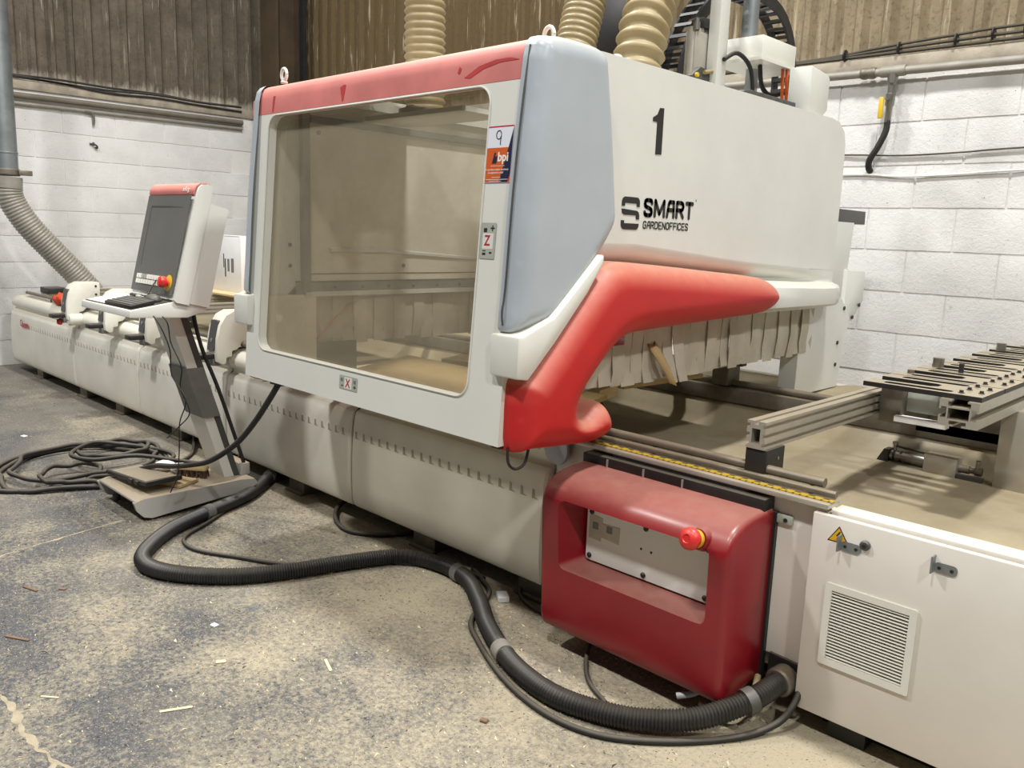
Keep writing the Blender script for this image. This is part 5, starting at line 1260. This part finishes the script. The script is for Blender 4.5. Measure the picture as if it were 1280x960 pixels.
for k, (x, y, rz_, lab) in enumerate(((-3.99, 1.66, 20, 'crumpled white paper scrap at the back of the console foot'), (-3.90, 1.69, -30, 'second crumpled white paper scrap, next to the wooden offcut'))):
    bm = bmesh.new(); bmesh.ops.create_icosphere(bm, subdivisions=2, radius=0.05)
    for v in bm.verts:
        v.co = Vector((v.co.x*(1.1-0.3*k), v.co.y*0.9, v.co.z*0.5)); v.co += Vector((noise.noise(v.co*60), noise.noise(v.co*60+Vector((9, 0, 0))), 0))*0.012
        v.co.z = max(-0.022, v.co.z)+0.0225
    bm.transform(Matrix.Translation((x, y, 0.1035)) @ Matrix.Rotation(math.radians(rz_), 4, 'Z'))
    tag(from_bm('paper_scrap', bm, 'paper'), lab, 'paper scrap')

# ================================================================== HOSES AND CABLES ON THE FLOOR
HOSE = [(-3.96, 2.34, 0.04), (-3.86, 2.20, 0.036), (-3.73, 2.06, 0.034), (-3.57, 1.87, 0.033), (-3.45, 1.60, 0.033), (-3.358, 1.416, 0.033), (-3.229, 1.271, 0.033), (-3.103, 1.189, 0.033), (-2.978, 1.192, 0.033), (-2.846, 1.267, 0.033), (-2.726, 1.395, 0.033), (-2.638, 1.577, 0.033), (-2.572, 1.785, 0.033), (-2.482, 1.97, 0.033), (-2.322, 2.03, 0.033), (-2.152, 2.01, 0.033), (-1.976, 1.91, 0.033), (-1.815, 1.80, 0.033), (-1.602, 1.694, 0.033), (-1.407, 1.658, 0.033), (-1.256, 1.687, 0.036), (-1.14, 1.74, 0.043), (-1.035, 1.825, 0.060), (-0.957, 1.95, 0.095), (-0.928, 2.06, 0.119)]
h = thing('corrugated_hose', 'thick black corrugated cable hose snaking over the floor in front of the bed', 'hose', (-2.6, 1.7, 0))
hp_ = resample(spline(HOSE, 8), 0.0048)
bm = bmesh.new(); add_tube(bm, hp_, [0.0315-0.0042*(i % 2) for i in range(len(hp_))], 14)
from_bm('hose_body', bm, 'black_hose', h, sharp=28)
def cuff(frac, ln, r, mat, nm='tape_cuff'):
    i = int(frac*len(hp_)); k = int(ln/0.0048)
    seg_ = hp_[i:i+k]
    bm = bmesh.new(); add_tube(bm, seg_[::2], r, 16); from_bm(nm, bm, mat, h, sharp=50)
cuff(0.195, 0.06, 0.0335, 'tape_grey'); cuff(0.065, 0.05, 0.0335, 'tape_grey'); cuff(0.635, 0.05, 0.034, 'tape_grey'); cuff(0.775, 0.06, 0.033, 'pipe_grey')
cuff(0.97, 0.035, 0.036, 'dark_grey', 'end_ring')
def cable(pts, r, label, mat='black_rubber', sub=8, seg=8, name='floor_cable', group=None):
    return tag(tube(name, pts, r, mat, None, seg, sub), label, 'cable', group)
cable([(-2.15, 2.10, 0.012), (-2.284, 2.085, 0.009), (-2.506, 1.93, 0.009), (-2.66, 1.70, 0.009), (-2.80, 1.58, 0.009), (-2.95, 1.50, 0.009), (-3.10, 1.42, 0.009), (-3.21, 1.407, 0.009), (-3.30, 1.45, 0.009), (-3.40, 1.60, 0.009), (-3.55, 1.80, 0.009), (-3.70, 2.02, 0.009), (-3.80, 2.2, 0.02)], 0.0085, 'thin black cable lying inside the bend of the thick corrugated hose')
cable([(-2.30, 2.16, 0.010), (-2.143, 2.085, 0.010), (-2.04, 2.02, 0.010), (-1.93, 1.83, 0.010), (-1.80, 1.74, 0.010), (-1.58, 1.64, 0.010), (-1.38, 1.60, 0.010), (-1.215, 1.63, 0.010), (-1.074, 1.74, 0.010), (-0.96, 1.89, 0.010), (-0.90, 2.00, 0.03), (-0.875, 2.05, 0.08), (-0.88, 2.11, 0.14)], 0.0095, 'grey-black cable running along the outside of the corrugated hose to the cabinet')
cable([(-3.15, 2.30, 0.06), (-3.20, 2.17, 0.03), (-3.10, 2.06, 0.011), (-2.92, 2.00, 0.010), (-2.78, 2.08, 0.010), (-2.68, 2.25, 0.012)], 0.011, 'black cable loop drooping out from under the bed cover')
cable([(-1.55, 2.04, 0.09), (-1.53, 1.98, 0.04), (-1.48, 1.90, 0.011), (-1.40, 1.82, 0.008), (-1.30, 1.77, 0.008)], 0.0075, 'short dark cable dropping from under the red control box to the floor')
cable([(-1.04, 2.075, 0.132), (-1.06, 2.02, 0.12), (-1.09, 1.97, 0.085), (-1.11, 1.93, 0.06), (-1.15, 1.90, 0.045)], 0.009, 'pale grey cable looping from the gland beside the red control box', 'grey_panel')
cable([(-1.00, 2.08, 0.10), (-0.98, 2.02, 0.085), (-0.99, 1.96, 0.06), (-1.05, 1.93, 0.04), (-1.10, 1.95, 0.02)], 0.010, 'tan cable tucked behind the end of the corrugated hose', 'flex_tan')
cable([(-2.05, 2.28, 0.03), (-1.98, 2.12, 0.012), (-1.85, 2.06, 0.010), (-1.70, 2.06, 0.009), (-1.60, 2.12, 0.009)], 0.009, 'black cable disappearing behind the red control box along the bed')
# coil of cable beside the console
def ring(cx, cy, rx, ry, rot, z, ph=0.0, turns=1.0, wob=0.06, seed=1, n=22):
    out = []; c_, s_ = math.cos(rot), math.sin(rot)
    for i in range(int(n*turns)+1):
        t = ph+2*math.pi*i/n; k = 1+wob*noise.noise(Vector((math.cos(t)*1.3+seed*7.1, math.sin(t)*1.3, i*0.05)))
        x = rx*k*math.cos(t); y = ry*k*math.sin(t)
        out.append((cx+x*c_-y*s_, cy+x*s_+y*c_, z+0.006*math.sin(i*1.7+seed)))
    return out
main = ring(-4.60, 1.46, 0.40, 0.42, 0.0, 0.016, 0.6, 1.9, 0.22, 2)
main += [(-4.32, 1.42, 0.03), (-4.18, 1.52, 0.06), (-4.02, 1.55, 0.12), (-3.88, 1.57, 0.165), (-3.75, 1.593, 0.187), (-3.60, 1.621, 0.223), (-3.45, 1.640, 0.273), (-3.30, 1.685, 0.373), (-3.15, 1.694, 0.496), (-3.0, 1.680, 0.62), (-2.945, 1.69, 0.69)]
cable(main, 0.0125, 'black cable rising from the coil up to the underside of the gantry hood', sub=5)
cable(ring(-4.63, 1.50, 0.34, 0.36, 0.3, 0.042, 1.0, 1.15, 0.25, 5), 0.012, 'wide loop of black cable lying on top of the coil beside the console foot', sub=5)
cable(ring(-4.70, 1.66, 0.17, 0.19, 0.2, 0.066, 0.2, 1.1, 0.2, 8), 0.012, 'small loop of black cable on the far side of the coil', sub=5)
cable(ring(-4.42, 1.36, 0.13, 0.17, 0.9, 0.045, 0.0, 0.85, 0.25, 11)+[(-4.22, 1.40, 0.04), (-4.12, 1.44, 0.03)], 0.012, 'small loop of black cable leaving the coil towards the console foot', sub=5)
cable([(-4.30, 1.80, 0.045), (-4.45, 1.90, 0.04), (-4.60, 1.86, 0.05), (-4.72, 1.72, 0.075), (-4.80, 1.60, 0.085), (-4.66, 1.44, 0.075), (-4.50, 1.50, 0.070), (-4.45, 1.70, 0.07), (-4.30, 1.85, 0.05), (-4.10, 2.0, 0.05), (-4.05, 2.25, 0.12)], 0.012, 'black cable crossing the coil and running under the bed', sub=6)
cable([(-4.35, 1.88, 0.02), (-4.52, 2.04, 0.012), (-4.75, 2.16, 0.05), (-4.9, 2.26, 0.12)], 0.010, 'black cable arching from the coil to the bed behind the console', sub=6)

# ------------------------------------------------------------------ things on the left part of the bed
gb = thing('vacuum_pod', 'black box-shaped vacuum pod on a cream base at the far end of the bed', 'pod', (-7.55, 2.25, 0.66))
box('base', (-7.62, 2.20, 0.660), (-7.42, 2.32, 0.700), 'brush_strip', gb, 0.005)
box('body', (-7.60, 2.19, 0.700), (-7.38, 2.33, 0.748), 'black_plastic', gb, 0.008)
gb = thing('vacuum_pod', 'black and grey vacuum pod lying behind the orange cloth', 'pod', (-7.15, 2.35, 0.66))
box('base', (-7.24, 2.32, 0.660), (-7.0, 2.46, 0.705), 'tape_grey', gb, 0.005)
box('body', (-7.27, 2.31, 0.705), (-6.98, 2.47, 0.752), 'black_plastic', gb, 0.008)
box('yellow_label', (-7.10, 2.308, 0.722), (-7.03, 2.3105, 0.734), 'yellow_ring', gb)
box('bed_shelf', (-7.98, 2.17, 0.652), (-6.6, 2.55, 0.6595), 'cover_white', bed)
bm = bmesh.new(); bmesh.ops.create_icosphere(bm, subdivisions=3, radius=1.0)
for v in bm.verts:
    q = v.co.copy(); k = 1+0.45*noise.noise(q*2.3)
    v.co = Vector((-6.93+q.x*0.16*k, 2.15+q.y*0.05*k, 0.695+max(-0.036, q.z*0.045*k)))
tag(from_bm('orange_cloth', bm, 'orange_fabric', None, smooth=True), 'crumpled bright orange cloth lying on the bed front edge', 'cloth')
cbx = thing('cardboard_box', 'white cardboard box with black print standing on boards behind the console', 'box', (-5.75, 2.95, 0.83))
box('carton', (-5.98, 2.88, 0.832), (-5.50, 3.15, 1.225), 'card_white', cbx, 0.003)
for pts in ([(-5.96, 1.226), (-5.52, 1.226), (-5.52, 1.23), (-5.96, 1.23)],): prism('flap', pts, 'Y', 2.88, 3.01, 'card_white', cbx)
for x, z, w_, h_ in ((-5.76, 1.05, 0.012, 0.10), (-5.74, 1.00, 0.016, 0.13), (-5.70, 1.02, 0.03, 0.09), (-5.645, 1.02, 0.04, 0.10)):
    flat('print_mark', rrect(0, 0, w_, h_, 0.002, 1), frameM((x, 2.8795, z-h_/2), (1, 0, 0), (0, 0, 1)), 'print_black' if w_ < 0.02 else 'tape_grey', cbx, 0.0005)
tag(box('wood_board', (-6.4, 2.75, 0.816), (-4.3, 3.30, 0.8315), 'wood_pale', None, 0.002), 'pale plywood board on the cross beams under the cardboard box', 'board')
gb = thing('vacuum_pod', 'black pod with a paper on it behind the console screen', 'pod', (-6.55, 2.95, 0.83))
box('body', (-6.62, 2.86, 0.80), (-6.42, 3.10, 0.87), 'black_plastic', gb, 0.008)
box('top_pad', (-6.60, 2.88, 0.871), (-6.40, 3.08, 0.905), 'black_plastic', gb, 0.006)

# ------------------------------------------------------------------ debris on the floor
def scrap(name, x, y, L, w_, t_, rz, mat, label, z=0.0, tilt=0):
    board(name, x, y, z, L, w_, t_, rz, mat, label, 'wood scrap', (0, tilt))
scrap('wood_wedge', -3.70, 2.02, 0.11, 0.04, 0.03, -50, 'wood_pale', 'pale wooden wedge lying beside the hose end under the bed', tilt=-0)
scrap('wood_splinter', -3.167, 0.817, 0.075, 0.010, 0.006, 18, 'wood_brown', 'brown splinter of wood lying alone on bare floor beside a small pale chip')
scrap('wood_splinter', -2.80, 0.674, 0.095, 0.009, 0.006, 30, 'wood_brown', 'long reddish-brown splinter on the floor near the dust-filled crack')
scrap('wood_chip', -3.09, 0.90, 0.025, 0.012, 0.006, 40, 'wood_brown', 'small pale brown chip next to the brown splinter')
scrap('wood_chip', -2.604, 1.70, 0.030, 0.022, 0.014, 50, 'wood_pale', 'small square wooden block on the floor beside the hose')
scrap('wood_chip', -2.28, 2.12, 0.05, 0.02, 0.012, 20, 'wood_pale', 'pale wooden chip lying behind the hose by the bed')
scrap('white_chip', -2.481, 1.175, 0.025, 0.020, 0.004, 10, 'paper', 'white paper triangle lying on the open floor')
scrap('white_chip', -2.243, 1.079, 0.03, 0.016, 0.005, 60, 'chip_pale', 'pale curled shaving on the floor in front of the hood shadow')
scrap('wood_splinter', -2.011, 1.309, 0.075, 0.010, 0.004, -20, 'chip_pale', 'pale pointed splinter at the edge of the hood shadow')
scrap('wood_splinter', -2.086, 0.871, 0.085, 0.010, 0.004, 65, 'chip_pale', 'pale ragged shaving on the painted floor')
scrap('wood_splinter', -2.375, 0.641, 0.055, 0.006, 0.004, 40, 'chip_pale', 'thin pale stick lying near the dust-filled crack')
scrap('wood_chip', -1.476, 1.458, 0.022, 0.016, 0.008, 20, 'wood_brown', 'brown chip on the floor in front of the hose')
scrap('white_chip', -5.512, 1.448, 0.035, 0.025, 0.008, 20, 'paper', 'white crumb lying alone on the far floor past the cable coil')
scrap('white_chip', -1.99, 2.04, 0.06, 0.04, 0.02, -35, 'card_white', 'crumpled white tape end on the hose by the bed')
# fine chips and shavings nobody could count
for nm, mat, cnt, seed, lab in (('wood_shavings', 'chip_pale', 9000, 5, 'pale wood shavings and dust scattered all over the concrete floor'), ('dark_grit', 'chip_dark', 2500, 6, 'dark grit and crumbs scattered over the concrete floor')):
    rnd = random.Random(seed); V = []; F_ = []
    for i in range(cnt):
        if rnd.random() < 0.7: x = rnd.uniform(-4.2, -0.9); y = rnd.uniform(0.2, 2.05)
        else: x = rnd.uniform(-7.5, 0.2); y = rnd.uniform(-0.3, 2.05)
        L = rnd.uniform(0.002, 0.0065)*(2.2 if rnd.random() < 0.06 else 1); w_ = L*rnd.uniform(0.25, 0.6); a = rnd.uniform(0, math.pi)
        c_, s_ = math.cos(a), math.sin(a); b0 = len(V)
        V += [(x+L*c_, y+L*s_, 0.0003), (x-w_*s_, y+w_*c_, 0.0003), (x-L*c_, y-L*s_, 0.0003), (x, y, 0.0025)]
        F_ += [(b0, b0+1, b0+3), (b0+1, b0+2, b0+3), (b0+2, b0, b0+3)]
    me = bpy.data.meshes.new(nm); me.from_pydata(V, [], F_); me.update()
    o = link(nm, me, mat); o['kind'] = 'stuff'; tag(o, lab, 'sawdust')
